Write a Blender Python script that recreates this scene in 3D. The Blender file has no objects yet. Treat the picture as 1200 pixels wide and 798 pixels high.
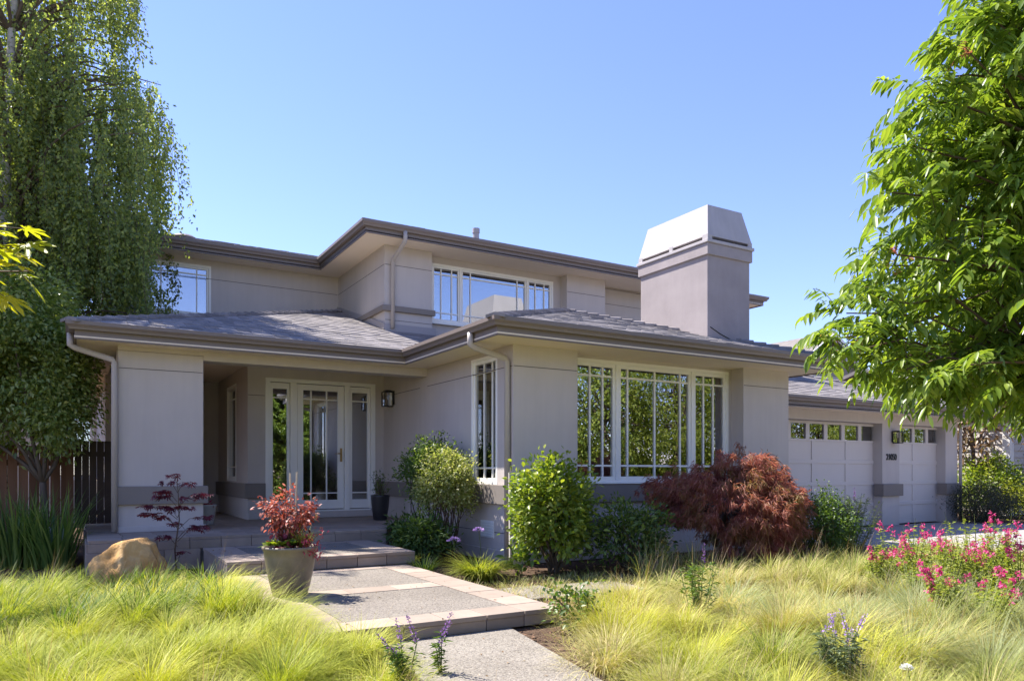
import bpy, math, random
import numpy as np
from mathutils import Vector, Matrix

R = math.radians
random.seed(7)
rng = np.random.default_rng(7)
SC = bpy.context.scene
COL = SC.collection

# ------------------------------------------------------------------ camera
EYE = 1.30
TH = R(30.66)
cam_d = bpy.data.cameras.new('camera')
cam = bpy.data.objects.new('camera', cam_d)
COL.objects.link(cam)
cam.location = (0, 0, EYE)
cam.rotation_euler = (R(90), 0, -TH)
cam_d.sensor_width = 36
cam_d.lens = 36 * 865 / 1200
cam_d.shift_y = (553 - 399) / 1200
cam_d.clip_start = 0.05
cam_d.clip_end = 2000
SC.camera = cam

# ------------------------------------------------------------------ light
SUN = Vector((-0.37, 0.60, 1.0)).normalized()      # towards the sun
world = bpy.data.worlds.new('World')
SC.world = world
world.use_nodes = True
wn = world.node_tree
sky = wn.nodes.new('ShaderNodeTexSky')
sky.sky_type = 'NISHITA'
sky.sun_disc = False
sky.sun_elevation = math.asin(SUN.z)
sky.sun_rotation = math.atan2(SUN.x, SUN.y)
sky.air_density = 1.0
sky.dust_density = 0.0
sky.ozone_density = 6.0
bg = wn.nodes['Background']
bg.inputs['Strength'].default_value = 0.102
wb = wn.nodes.new('ShaderNodeMix')          # white balance of the picture
wb.data_type = 'RGBA'
wb.blend_type = 'MULTIPLY'
wb.inputs[0].default_value = 1
wb.inputs[7].default_value = (1.02, 0.855, 1.03, 1)
wn.links.new(sky.outputs['Color'], wb.inputs[6])
wn.links.new(wb.outputs[2], bg.inputs['Color'])
sun_d = bpy.data.lights.new('sun', 'SUN')
sun_d.energy = 4.3
sun_d.angle = R(0.5)
sun_d.color = (1.0, 0.94, 0.85)
sun = bpy.data.objects.new('sun', sun_d)
COL.objects.link(sun)
sun.location = (-10, 20, 30)
sun.rotation_euler = (-SUN).to_track_quat('-Z', 'Y').to_euler()
SC.view_settings.view_transform = 'Standard'
SC.view_settings.look = 'None'
SC.view_settings.gamma = 1
SC.view_settings.use_curve_mapping = False
SC.view_settings.exposure = 1.56
SC.render.engine = 'CYCLES'
SC.cycles.use_denoising = True
SC.cycles.max_bounces = 8
SC.cycles.transparent_max_bounces = 12
SC.cycles.caustics_reflective = False
SC.cycles.caustics_refractive = False

# ------------------------------------------------------------------ materials
def new_mat(name):
    m = bpy.data.materials.new(name)
    m.use_nodes = True
    nt = m.node_tree
    b = nt.nodes['Principled BSDF']
    return m, nt, b

def ramp(nt, fac, stops):
    r = nt.nodes.new('ShaderNodeValToRGB')
    els = r.color_ramp.elements
    while len(els) < len(stops):
        els.new(0.5)
    for e, (p, c) in zip(els, stops):
        e.position = p
        e.color = (*c, 1)
    nt.links.new(fac, r.inputs[0])
    return r.outputs[0]

def noise(nt, scale, detail=4, rough=0.55, coord='Object', dist=0.0, stretch=None):
    tc = nt.nodes.new('ShaderNodeTexCoord')
    n = nt.nodes.new('ShaderNodeTexNoise')
    n.inputs['Scale'].default_value = scale
    n.inputs['Detail'].default_value = detail
    n.inputs['Roughness'].default_value = rough
    n.inputs['Distortion'].default_value = dist
    src = tc.outputs[coord]
    if stretch:
        mp = nt.nodes.new('ShaderNodeMapping')
        mp.inputs['Scale'].default_value = stretch
        nt.links.new(src, mp.inputs['Vector'])
        src = mp.outputs[0]
    nt.links.new(src, n.inputs['Vector'])
    return n.outputs['Fac']

def bump(nt, b, h, strength, dist=0.01):
    bp = nt.nodes.new('ShaderNodeBump')
    bp.inputs['Strength'].default_value = strength
    bp.inputs['Distance'].default_value = dist
    nt.links.new(h, bp.inputs['Height'])
    nt.links.new(bp.outputs[0], b.inputs['Normal'])

def tone(c, k):
    return tuple(max(0, min(1, x * k)) for x in c)

def surf(name, c, var=0.10, scale=1.5, rough=0.85, bs=60, bst=0.15, spec=0.3, dist=0.004, metallic=0.0, island=0.0, stretch=None, streak=0.0):
    m, nt, b = new_mat(name)
    f = noise(nt, scale, 6, 0.6, stretch=stretch)
    col = ramp(nt, f, [(0.28, tone(c, 1 - var)), (0.72, tone(c, 1 + var))])
    if streak:                                # weathering: faint vertical run marks and blotches
        f2 = noise(nt, 1.0, 5, 0.65, stretch=(7, 7, 0.5))
        st = ramp(nt, f2, [(0.35, (1 - streak,) * 3), (0.6, (1, 1, 1))])
        mc = nt.nodes.new('ShaderNodeMix')
        mc.data_type = 'RGBA'
        mc.blend_type = 'MULTIPLY'
        mc.inputs[0].default_value = 1
        nt.links.new(col, mc.inputs[6])
        nt.links.new(st, mc.inputs[7])
        col = mc.outputs[2]
    if island:
        g = nt.nodes.new('ShaderNodeNewGeometry')
        hs = nt.nodes.new('ShaderNodeHueSaturation')
        mr = nt.nodes.new('ShaderNodeMapRange')
        mr.inputs[3].default_value = 1 - island
        mr.inputs[4].default_value = 1 + island
        nt.links.new(g.outputs['Random Per Island'], mr.inputs[0])
        nt.links.new(mr.outputs[0], hs.inputs['Value'])
        nt.links.new(col, hs.inputs['Color'])
        col = hs.outputs[0]
    nt.links.new(col, b.inputs['Base Color'])
    b.inputs['Roughness'].default_value = rough
    b.inputs['Specular IOR Level'].default_value = spec
    b.inputs['Metallic'].default_value = metallic
    if bst:
        bump(nt, b, noise(nt, bs, 3, 0.6, stretch=stretch), bst, dist)
    return m

def leaf_mat(name, stops, trans=0.35, tcol=None, rough=0.5, spec=0.3, patch=None, tone=False):
    """stops: colours picked per leaf; tcol multiplies the light that comes through the leaf"""
    m, nt, b = new_mat(name)
    g = nt.nodes.new('ShaderNodeNewGeometry')
    fac = g.outputs['Random Per Island']
    if tone:
        at = nt.nodes.new('ShaderNodeAttribute')
        at.attribute_name = 'leaf_tone'
        fac = at.outputs['Fac']
    if patch:
        sc_, w = patch
        f = noise(nt, sc_, 3, 0.6)
        mr = nt.nodes.new('ShaderNodeMapRange')
        mr.inputs[1].default_value = 0.32
        mr.inputs[2].default_value = 0.68
        nt.links.new(f, mr.inputs[0])
        mx = nt.nodes.new('ShaderNodeMix')
        mx.inputs[0].default_value = w
        nt.links.new(fac, mx.inputs[2])
        nt.links.new(mr.outputs[0], mx.inputs[3])
        fac = mx.outputs[0]
    n = len(stops)
    col = ramp(nt, fac, [(i / max(1, n - 1), s) for i, s in enumerate(stops)])
    nt.links.new(col, b.inputs['Base Color'])
    b.inputs['Roughness'].default_value = rough
    b.inputs['Specular IOR Level'].default_value = spec
    if trans:
        t = nt.nodes.new('ShaderNodeBsdfTranslucent')
        mc = nt.nodes.new('ShaderNodeMix')
        mc.data_type = 'RGBA'
        mc.blend_type = 'MULTIPLY'
        mc.inputs[0].default_value = 1
        nt.links.new(col, mc.inputs[6])
        mc.inputs[7].default_value = (*(tcol or (1.6, 1.5, 0.6)), 1)
        nt.links.new(mc.outputs[2], t.inputs['Color'])
        mx = nt.nodes.new('ShaderNodeMixShader')
        mx.inputs[0].default_value = trans
        nt.links.new(b.outputs[0], mx.inputs[1])
        nt.links.new(t.outputs[0], mx.inputs[2])
        nt.links.new(mx.outputs[0], nt.nodes['Material Output'].inputs['Surface'])
    return m

def glass_mat(name, tint=(0.75, 0.8, 0.8), f0=0.16):
    m, nt, b = new_mat(name)
    nt.nodes.remove(b)
    gl = nt.nodes.new('ShaderNodeBsdfGlossy')
    gl.inputs['Roughness'].default_value = 0.004
    gl.inputs['Color'].default_value = (0.95, 0.97, 1.0, 1)
    tr = nt.nodes.new('ShaderNodeBsdfTransparent')
    tr.inputs['Color'].default_value = (*tint, 1)
    lw = nt.nodes.new('ShaderNodeFresnel')
    lw.inputs['IOR'].default_value = 1.55
    ad = nt.nodes.new('ShaderNodeMath')
    ad.operation = 'ADD'
    ad.use_clamp = True
    ad.inputs[1].default_value = f0
    nt.links.new(lw.outputs[0], ad.inputs[0])
    h = noise(nt, 1.3, 1, 0.4)
    bp = nt.nodes.new('ShaderNodeBump')
    bp.inputs['Strength'].default_value = 0.008
    bp.inputs['Distance'].default_value = 0.02
    nt.links.new(h, bp.inputs['Height'])
    nt.links.new(bp.outputs[0], gl.inputs['Normal'])
    mx = nt.nodes.new('ShaderNodeMixShader')
    nt.links.new(ad.outputs[0], mx.inputs[0])
    nt.links.new(tr.outputs[0], mx.inputs[1])
    nt.links.new(gl.outputs[0], mx.inputs[2])
    nt.links.new(mx.outputs[0], nt.nodes['Material Output'].inputs['Surface'])
    return m

def aggregate_mat(name, c, sc_=90):
    m, nt, b = new_mat(name)
    tc = nt.nodes.new('ShaderNodeTexCoord')
    v = nt.nodes.new('ShaderNodeTexVoronoi')
    v.inputs['Scale'].default_value = sc_
    nt.links.new(tc.outputs['Object'], v.inputs['Vector'])
    sp = nt.nodes.new('ShaderNodeSeparateColor')
    nt.links.new(v.outputs['Color'], sp.inputs[0])
    col = ramp(nt, sp.outputs[0], [(0.0, tone(c, 0.55)), (0.3, tone(c, 0.95)), (0.7, tone(c, 1.08)), (0.93, tone(c, 1.3)), (1, tone((c[0] * 1.1, c[1], c[2] * 0.9), 0.7))])
    f = noise(nt, 1.3, 5, 0.6)
    st = ramp(nt, f, [(0.3, (0.78, 0.77, 0.76)), (0.7, (1.0, 1.0, 1.0))])
    mc = nt.nodes.new('ShaderNodeMix')
    mc.data_type = 'RGBA'
    mc.blend_type = 'MULTIPLY'
    mc.inputs[0].default_value = 1
    nt.links.new(col, mc.inputs[6])
    nt.links.new(st, mc.inputs[7])
    nt.links.new(mc.outputs[2], b.inputs['Base Color'])
    b.inputs['Roughness'].default_value = 0.9
    b.inputs['Specular IOR Level'].default_value = 0.2
    inv = nt.nodes.new('ShaderNodeMath')
    inv.operation = 'SUBTRACT'
    inv.inputs[0].default_value = 1
    nt.links.new(v.outputs['Distance'], inv.inputs[1])
    bump(nt, b, inv.outputs[0], 0.6, 0.006)
    return m

M = {}
M['stucco'] = surf('stucco', (0.56, 0.50, 0.455), 0.06, 0.8, 0.9, 150, 0.35, 0.15, 0.005, streak=0.045)
M['stucco_chimney'] = surf('stucco_chimney', (0.35, 0.308, 0.305), 0.11, 1.8, 0.9, 110, 0.5, 0.15, 0.006, streak=0.045)
M['band'] = surf('band', (0.245, 0.212, 0.185), 0.06, 1.2, 0.9, 170, 0.2, 0.15)
M['fascia'] = surf('fascia', (0.20, 0.165, 0.15), 0.05, 1.0, 0.55, 40, 0.03, 0.35)
M['gutter'] = surf('gutter', (0.21, 0.17, 0.152), 0.05, 1.0, 0.45, 40, 0.02, 0.4)
M['soffit'] = surf('soffit', (0.84, 0.72, 0.57), 0.04, 0.9, 0.85, 90, 0.08, 0.2)
M['joint'] = surf('joint', (0.13, 0.115, 0.11), 0.05, 2, 0.9, 60, 0.0)
M['frame'] = surf('frame', (0.88, 0.86, 0.80), 0.02, 1.0, 0.4, 30, 0.02, 0.4)
M['downspout'] = surf('downspout', (0.45, 0.40, 0.36), 0.04, 1.0, 0.45, 30, 0.02, 0.4)
M['flashing'] = surf('flashing', (0.34, 0.31, 0.31), 0.05, 1.0, 0.5, 30, 0.02, 0.4)
M['cap_metal'] = surf('cap_metal', (0.44, 0.41, 0.41), 0.05, 2.0, 0.75, 30, 0.05, 0.2, streak=0.08)
M['shake'] = surf('shake', (0.235, 0.215, 0.212), 0.2, 7, 0.9, 60, 0.5, 0.15, 0.006, island=0.22)
M['underlay'] = surf('underlay', (0.17, 0.15, 0.145), 0.1, 3, 0.95, 30, 0.0)
M['garage_door'] = surf('garage_door', (0.66, 0.60, 0.555), 0.03, 1.0, 0.55, 60, 0.04, 0.3)
M['glass'] = glass_mat('glass', f0=0.28)
M['lamp_glass'] = glass_mat('lamp_glass', (0.8, 0.78, 0.72), 0.0)
M['old_shake'] = surf('old_shake', (0.20, 0.18, 0.17), 0.2, 5, 0.95, 50, 0.4, 0.1, 0.006)
M['inner_wall'] = surf('inner_wall', (0.42, 0.36, 0.29), 0.05, 1, 0.9, 30, 0)
M['inner_floor'] = surf('inner_floor', (0.16, 0.09, 0.05), 0.15, 3, 0.4, 30, 0)
M['curtain'] = surf('curtain', (0.3, 0.26, 0.22), 0.06, 2, 0.9, 30, 0)
M['dark_wood'] = surf('dark_wood', (0.06, 0.035, 0.022), 0.2, 3, 0.5, 30, 0)
M['brass'] = surf('brass', (0.55, 0.36, 0.14), 0.05, 3, 0.3, 30, 0, 0.5, metallic=1)
M['black_metal'] = surf('black_metal', (0.018, 0.017, 0.017), 0.1, 3, 0.45, 60, 0.05, 0.4)
M['tile'] = surf('tile', (0.315, 0.25, 0.20), 0.12, 5, 0.75, 60, 0.25, 0.3, 0.004, island=0.14)
M['mortar'] = surf('mortar', (0.22, 0.195, 0.17), 0.1, 4, 0.95, 60, 0.2)
M['aggregate'] = aggregate_mat('aggregate', (0.225, 0.20, 0.17), 85)
M['aggregate_path'] = aggregate_mat('aggregate_path', (0.255, 0.23, 0.195), 85)
M['concrete'] = surf('concrete', (0.31, 0.287, 0.273), 0.08, 0.8, 0.9, 120, 0.15, 0.2)
M['bounce_lawn'] = surf('bounce_lawn', (0.30, 0.29, 0.12), 0.25, 3, 0.95, 60, 0.6, 0.1, 0.02)
M['asphalt'] = surf('asphalt', (0.25, 0.24, 0.23), 0.15, 2, 0.9, 120, 0.3, 0.2)
M['soil'] = surf('soil', (0.10, 0.066, 0.046), 0.45, 14, 0.97, 40, 1.0, 0.1, 0.03)
M['bark_chip'] = surf('bark_chip', (0.16, 0.095, 0.06), 0.35, 20, 0.95, 60, 0.3, 0.1, island=0.5)
M['urn'] = surf('urn', (0.20, 0.16, 0.115), 0.28, 5, 0.42, 25, 0.15, 0.4, 0.004)
M['black_pot'] = surf('black_pot', (0.022, 0.021, 0.022), 0.2, 5, 0.35, 40, 0.05, 0.5)
M['pale_pot'] = surf('pale_pot', (0.42, 0.40, 0.36), 0.1, 5, 0.6, 40, 0.05, 0.4)
M['potting_soil'] = surf('potting_soil', (0.05, 0.035, 0.025), 0.4, 20, 0.97, 60, 0.8, 0.1, 0.02)
M['cane'] = surf('cane', (0.55, 0.46, 0.33), 0.12, 12, 0.7, 60, 0.1)
M['stake_wood'] = surf('stake_wood', (0.55, 0.50, 0.43), 0.15, 6, 0.85, 40, 0.3, 0.2, stretch=(1, 1, 0.1))
M['fence_wood'] = surf('fence_wood', (0.20, 0.105, 0.062), 0.35, 3.5, 0.9, 25, 0.6, 0.15, 0.006, island=0.35, stretch=(1, 1, 0.08))
M['bark'] = surf('bark', (0.13, 0.10, 0.075), 0.3, 9, 0.92, 30, 0.7, 0.1, 0.01, stretch=(1, 1, 0.3))
M['twig'] = surf('twig', (0.10, 0.065, 0.045), 0.2, 9, 0.8, 30, 0.2)
M['green_stem'] = surf('green_stem', (0.13, 0.16, 0.05), 0.2, 9, 0.7, 30, 0.1)
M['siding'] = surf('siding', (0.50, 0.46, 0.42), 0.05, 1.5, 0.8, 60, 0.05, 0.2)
M['siding_shade'] = surf('siding_gable_shaded', (0.30, 0.27, 0.245), 0.05, 1.5, 0.8, 60, 0.05, 0.2)  # darker copy of the siding, the gable's shade put into its colour
M['white_trim'] = surf('white_trim', (0.78, 0.76, 0.73), 0.02, 1.5, 0.6, 60, 0.03, 0.3)
M['pvc'] = surf('pvc', (0.75, 0.75, 0.73), 0.04, 4, 0.5, 60, 0.03, 0.3)

def birch_bark():
    m, nt, b = new_mat('birch_bark')
    f = noise(nt, 6, 5, 0.7, stretch=(0.8, 0.8, 5.0))
    col = ramp(nt, f, [(0.36, (0.06, 0.05, 0.045)), (0.45, (0.5, 0.46, 0.41)), (0.8, (0.62, 0.58, 0.53))])
    nt.links.new(col, b.inputs['Base Color'])
    b.inputs['Roughness'].default_value = 0.8
    bump(nt, b, f, 0.3, 0.01)
    return m
M['birch_bark'] = birch_bark()

def rock_mat():
    m, nt, b = new_mat('sandstone')
    f = noise(nt, 3.2, 8, 0.62, dist=0.6)
    col = ramp(nt, f, [(0.25, (0.26, 0.12, 0.035)), (0.42, (0.55, 0.30, 0.10)), (0.6, (0.66, 0.42, 0.18)), (0.8, (0.68, 0.52, 0.34))])
    nt.links.new(col, b.inputs['Base Color'])
    b.inputs['Roughness'].default_value = 0.9
    b.inputs['Specular IOR Level'].default_value = 0.2
    bump(nt, b, noise(nt, 16, 8, 0.65), 0.7, 0.03)
    return m
M['rock'] = rock_mat()

# foliage
M['birch_leaf'] = leaf_mat('birch_leaf', [(0.15, 0.205, 0.095), (0.23, 0.29, 0.115), (0.40, 0.43, 0.13)], 0.52, (1.5, 1.5, 0.6))
M['hedge_leaf'] = leaf_mat('hedge_leaf', [(0.12, 0.18, 0.045), (0.22, 0.29, 0.07), (0.44, 0.48, 0.18)], 0.45, (1.5, 1.5, 0.6), 0.32, 0.6)
M['pistache_leaf'] = leaf_mat('pistache_leaf', [(0.09, 0.155, 0.024), (0.155, 0.24, 0.036), (0.28, 0.36, 0.06)], 0.46, (1.5, 1.45, 0.6), 0.36, 0.55)
M['pistache_tip'] = leaf_mat('pistache_tip', [(0.45, 0.16, 0.12), (0.5, 0.25, 0.17)], 0.4, (1.3, 1.0, 0.8))
M['fore_leaf'] = leaf_mat('fore_leaf', [(0.20, 0.26, 0.02), (0.38, 0.40, 0.03), (0.46, 0.42, 0.03)], 0.55, (1.4, 1.3, 0.5))
M['lace_leaf'] = leaf_mat('lace_leaf', [(0.18, 0.046, 0.04), (0.28, 0.088, 0.068), (0.42, 0.19, 0.14), (0.25, 0.16, 0.055), (0.18, 0.19, 0.05)], 0.42, (1.5, 1.1, 0.9), 0.5, 0.3, patch=(1.6, 0.6))
M['purple_leaf'] = leaf_mat('purple_leaf', [(0.10, 0.016, 0.03), (0.17, 0.03, 0.05), (0.21, 0.05, 0.07)], 0.35, (1.4, 1.0, 1.1))
M['bright_leaf'] = leaf_mat('bright_leaf', [(0.08, 0.145, 0.02), (0.15, 0.225, 0.03), (0.27, 0.33, 0.045), (0.40, 0.42, 0.09)], 0.42, (1.4, 1.4, 0.5), 0.4, 0.4, patch=(2.0, 0.3))
M['dark_leaf'] = leaf_mat('dark_leaf', [(0.055, 0.105, 0.024), (0.105, 0.17, 0.036), (0.20, 0.26, 0.06)], 0.34, (1.5, 1.5, 0.6), 0.4, 0.4)
M['mid_leaf'] = leaf_mat('mid_leaf', [(0.05, 0.10, 0.02), (0.085, 0.15, 0.028), (0.15, 0.22, 0.035)], 0.35, (1.5, 1.5, 0.5), 0.4, 0.4)
M['variegated_leaf'] = leaf_mat('variegated_leaf', [(0.13, 0.18, 0.035), (0.26, 0.31, 0.07), (0.42, 0.44, 0.16), (0.52, 0.50, 0.28)], 0.4, (1.3, 1.3, 0.7))
M['fern_leaf'] = leaf_mat('fern_leaf', [(0.04, 0.085, 0.022), (0.08, 0.14, 0.03), (0.13, 0.19, 0.045)], 0.35, (1.5, 1.5, 0.5))
M['sage_leaf'] = leaf_mat('sage_leaf', [(0.08, 0.115, 0.06), (0.13, 0.17, 0.09), (0.19, 0.22, 0.13)], 0.25, (1.3, 1.3, 0.8), 0.7, 0.1)
M['salvia_leaf'] = leaf_mat('salvia_leaf', [(0.16, 0.22, 0.035), (0.25, 0.31, 0.05), (0.36, 0.38, 0.08)], 0.4, (1.4, 1.4, 0.5))
M['bronze_leaf'] = leaf_mat('bronze_leaf', [(0.13, 0.08, 0.04), (0.24, 0.15, 0.08), (0.38, 0.25, 0.15), (0.10, 0.10, 0.03)], 0.3, (1.4, 1.2, 0.7), 0.4, 0.4)
M['olive_leaf'] = leaf_mat('olive_leaf', [(0.045, 0.055, 0.03), (0.075, 0.085, 0.045), (0.13, 0.11, 0.07)], 0.2, (1.3, 1.3, 0.7))
M['gold_blade'] = leaf_mat('gold_blade', [(0.18, 0.24, 0.03), (0.30, 0.33, 0.04), (0.42, 0.42, 0.08)], 0.4, (1.3, 1.3, 0.5))
M['sword_leaf'] = leaf_mat('sword_leaf', [(0.07, 0.13, 0.03), (0.13, 0.21, 0.045), (0.24, 0.31, 0.08)], 0.35, (1.5, 1.5, 0.5), 0.4, 0.4)
M['meadow_lime'] = leaf_mat('meadow_lime', [(0.17, 0.225, 0.03), (0.36, 0.395, 0.045), (0.52, 0.50, 0.08), (0.66, 0.60, 0.25)], 0.30, (1.25, 1.3, 0.5), 0.55, 0.2, tone=True)
M['meadow_straw'] = leaf_mat('meadow_straw', [(0.10, 0.155, 0.028), (0.22, 0.265, 0.05), (0.36, 0.37, 0.10), (0.50, 0.45, 0.19), (0.60, 0.48, 0.28)], 0.28, (1.25, 1.2, 0.6), 0.55, 0.2, tone=True)
M['meadow_sedge'] = leaf_mat('meadow_sedge', [(0.06, 0.11, 0.02), (0.11, 0.18, 0.03), (0.22, 0.28, 0.05)], 0.4, (1.4, 1.4, 0.5), 0.5, 0.2, tone=True)
M['meadow_blue'] = leaf_mat('meadow_blue', [(0.17, 0.23, 0.10), (0.29, 0.34, 0.17), (0.42, 0.43, 0.24)], 0.38, (1.3, 1.3, 0.7), 0.5, 0.2, tone=True)
M['seed_head'] = leaf_mat('seed_head', [(0.42, 0.30, 0.17), (0.52, 0.40, 0.24)], 0.3, (1.2, 1.1, 0.7))
M['pink_flower'] = leaf_mat('pink_flower', [(0.55, 0.02, 0.17), (0.70, 0.06, 0.27), (0.74, 0.22, 0.40)], 0.4, (1.2, 1.0, 1.1))
M['purple_flower'] = leaf_mat('purple_flower', [(0.16, 0.07, 0.25), (0.28, 0.14, 0.40), (0.42, 0.27, 0.50)], 0.35, (1.2, 1.0, 1.2))
M['lilac_flower'] = leaf_mat('lilac_flower', [(0.42, 0.25, 0.60), (0.58, 0.40, 0.75), (0.65, 0.5, 0.72)], 0.35, (1.1, 1.0, 1.2))
M['white_flower'] = leaf_mat('white_flower', [(0.75, 0.74, 0.7), (0.8, 0.8, 0.78)], 0.3, (1.0, 1.0, 1.0))
M['red_leaf'] = leaf_mat('red_leaf', [(0.11, 0.045, 0.03), (0.28, 0.065, 0.045), (0.46, 0.13, 0.09), (0.52, 0.28, 0.25)], 0.4, (1.3, 1.0, 0.8), 0.45, 0.35)
M['magenta_leaf'] = leaf_mat('magenta_leaf', [(0.35, 0.03, 0.07), (0.5, 0.08, 0.14), (0.42, 0.14, 0.06)], 0.35, (1.3, 0.9, 0.9))
M['street_leaf'] = leaf_mat('street_leaf', [(0.10, 0.15, 0.025), (0.20, 0.25, 0.035), (0.34, 0.37, 0.06)], 0.4, (1.4, 1.4, 0.5))

# ------------------------------------------------------------------ mesh helpers
def wloc(o):
    v = Vector((0, 0, 0))
    while o is not None:
        v = v + Vector(o.location)
        o = o.parent
    return v

def tag(o, label=None, cat=None, group=None, kind=None):
    if label: o['label'] = label
    if cat: o['category'] = cat
    if group: o['group'] = group
    if kind: o['kind'] = kind
    return o

def thing(name, loc, label, cat, group=None):
    o = bpy.data.objects.new(name, None)
    COL.objects.link(o)
    o.location = loc
    o.empty_display_size = 0.2
    return tag(o, label, cat, group)

class MB:
    def __init__(s):
        s.v, s.f, s.mi, s.m, s.ranges = [], [], [], 0, []
    def add(s, vs, fs):
        k = len(s.v)
        s.v += [tuple(p) for p in vs]
        s.f += [tuple(i + k for i in f) for f in fs]
        s.mi += [s.m] * len(fs)
        s.ranges.append((k, len(s.v), len(s.f) - len(fs), len(s.f)))
        return s
    def box(s, x0, x1, y0, y1, z0, z1):
        return s.add([(x0, y0, z0), (x1, y0, z0), (x1, y1, z0), (x0, y1, z0), (x0, y0, z1), (x1, y0, z1), (x1, y1, z1), (x0, y1, z1)],
                     [(0, 3, 2, 1), (4, 5, 6, 7), (0, 1, 5, 4), (1, 2, 6, 5), (2, 3, 7, 6), (3, 0, 4, 7)])
    def hexa(s, b, t):                       # bottom quad, top quad
        return s.add(list(b) + list(t), [(0, 3, 2, 1), (4, 5, 6, 7), (0, 1, 5, 4), (1, 2, 6, 5), (2, 3, 7, 6), (3, 0, 4, 7)])
    def prism(s, poly, z0, z1):
        n = len(poly)
        vs = [(x, y, z0) for x, y in poly] + [(x, y, z1) for x, y in poly]
        return s.add(vs, [tuple(range(n - 1, -1, -1)), tuple(range(n, 2 * n))] + [(i, (i + 1) % n, n + (i + 1) % n, n + i) for i in range(n)])
    def slab(s, poly3, t):                   # any planar polygon, thickness downwards
        n = len(poly3)
        vs = list(poly3) + [(x, y, z - t) for x, y, z in poly3]
        return s.add(vs, [tuple(range(n)), tuple(range(2 * n - 1, n - 1, -1))] + [(i, n + i, n + (i + 1) % n, (i + 1) % n) for i in range(n)])
    def tube(s, pts, rad, n=8, cap=True):
        pts = [Vector(p) for p in pts]
        if not hasattr(rad, '__len__'): rad = [rad] * len(pts)
        k = len(s.v)
        up = None
        vs = []
        for i, p in enumerate(pts):
            d = (pts[min(i + 1, len(pts) - 1)] - pts[max(i - 1, 0)])
            d = d.normalized() if d.length > 1e-9 else Vector((0, 0, 1))
            if up is None:
                up = Vector((0, 0, 1)) if abs(d.z) < 0.9 else Vector((1, 0, 0))
            a = d.cross(up).normalized()
            b = a.cross(d)
            up = b
            for j in range(n):
                t = 2 * math.pi * j / n
                vs.append(p + (a * math.cos(t) + b * math.sin(t)) * rad[i])
        fs = []
        for i in range(len(pts) - 1):
            for j in range(n):
                fs.append((i * n + j, i * n + (j + 1) % n, (i + 1) * n + (j + 1) % n, (i + 1) * n + j))
        if cap:
            fs.append(tuple(range(n - 1, -1, -1)))
            fs.append(tuple((len(pts) - 1) * n + j for j in range(n)))
        return s.add(vs, fs)
    def lathe(s, prof, c, n=32):
        k = len(prof)
        vs = []
        for r, z in prof:
            for j in range(n):
                t = 2 * math.pi * j / n
                vs.append((c[0] + r * math.cos(t), c[1] + r * math.sin(t), c[2] + z))
        fs = [(i * n + j, i * n + (j + 1) % n, (i + 1) * n + (j + 1) % n, (i + 1) * n + j) for i in range(k - 1) for j in range(n)]
        fs += [tuple(range(n - 1, -1, -1)), tuple((k - 1) * n + j for j in range(n))]
        return s.add(vs, fs)
    def sweep(s, line, prof, flip=1):
        """profile (outward offset d, z) swept with mitres along a polyline in plan; outward = right of travel * flip"""
        L = [Vector((p[0], p[1])) for p in line]
        n = len(prof)
        vs = []
        for i, p in enumerate(L):
            ds = []
            if i > 0: ds.append((L[i] - L[i - 1]).normalized())
            if i < len(L) - 1: ds.append((L[i + 1] - L[i]).normalized())
            ns = [Vector((d.y, -d.x)) * flip for d in ds]
            m = ns[0] if len(ns) == 1 else (ns[0] + ns[1]) / (1 + ns[0].dot(ns[1]))
            for d, z in prof:
                q = p + m * d
                vs.append((q.x, q.y, z))
        fs = [(i * n + j, i * n + (j + 1) % n, (i + 1) * n + (j + 1) % n, (i + 1) * n + j) for i in range(len(L) - 1) for j in range(n)]
        fs += [tuple(range(n)), tuple((len(L) - 1) * n + j for j in range(n - 1, -1, -1))]
        return s.add(vs, fs)
    def build_each(s, name, mats, parent=None, bevel=0.0, tol=0.004):
        """one object for every piece that does not touch the others"""
        n = len(s.ranges)
        bb = []
        for (v0, v1, f0, f1) in s.ranges:
            a = np.array(s.v[v0:v1]); bb.append((a.min(0) - tol, a.max(0) + tol))
        root = list(range(n))
        def find(i):
            while root[i] != i: i = root[i]
            return i
        for i in range(n):
            for j in range(i):
                if (bb[i][0] <= bb[j][1]).all() and (bb[j][0] <= bb[i][1]).all(): root[find(i)] = find(j)
        out = []
        for r in sorted({find(i) for i in range(n)}):
            m = MB()
            for i in range(n):
                if find(i) == r:
                    v0, v1, f0, f1 = s.ranges[i]
                    m.add(s.v[v0:v1], [tuple(k - v0 for k in f) for f in s.f[f0:f1]])
            out.append(m.build(name, mats, parent, False, bevel))
        return out
    def build(s, name, mats, parent=None, smooth=False, bevel=0.0):
        if not isinstance(mats, (list, tuple)): mats = [mats]
        o0 = wloc(parent) if parent else Vector((0, 0, 0))
        me = bpy.data.meshes.new(name)
        me.from_pydata([(p[0] - o0.x, p[1] - o0.y, p[2] - o0.z) for p in s.v], [], s.f)
        for m in mats: me.materials.append(m)
        me.polygons.foreach_set('material_index', s.mi)
        import bmesh
        bm = bmesh.new(); bm.from_mesh(me)
        bmesh.ops.recalc_face_normals(bm, faces=bm.faces)
        bm.to_mesh(me); bm.free()
        if smooth:
            me.polygons.foreach_set('use_smooth', [True] * len(me.polygons))
        me.update()
        o = bpy.data.objects.new(name, me)
        COL.objects.link(o)
        o.parent = parent
        if bevel:
            b = o.modifiers.new('bevel', 'BEVEL')
            b.width = bevel; b.segments = 2; b.limit_method = 'ANGLE'; b.angle_limit = R(50)
        return o

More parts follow.
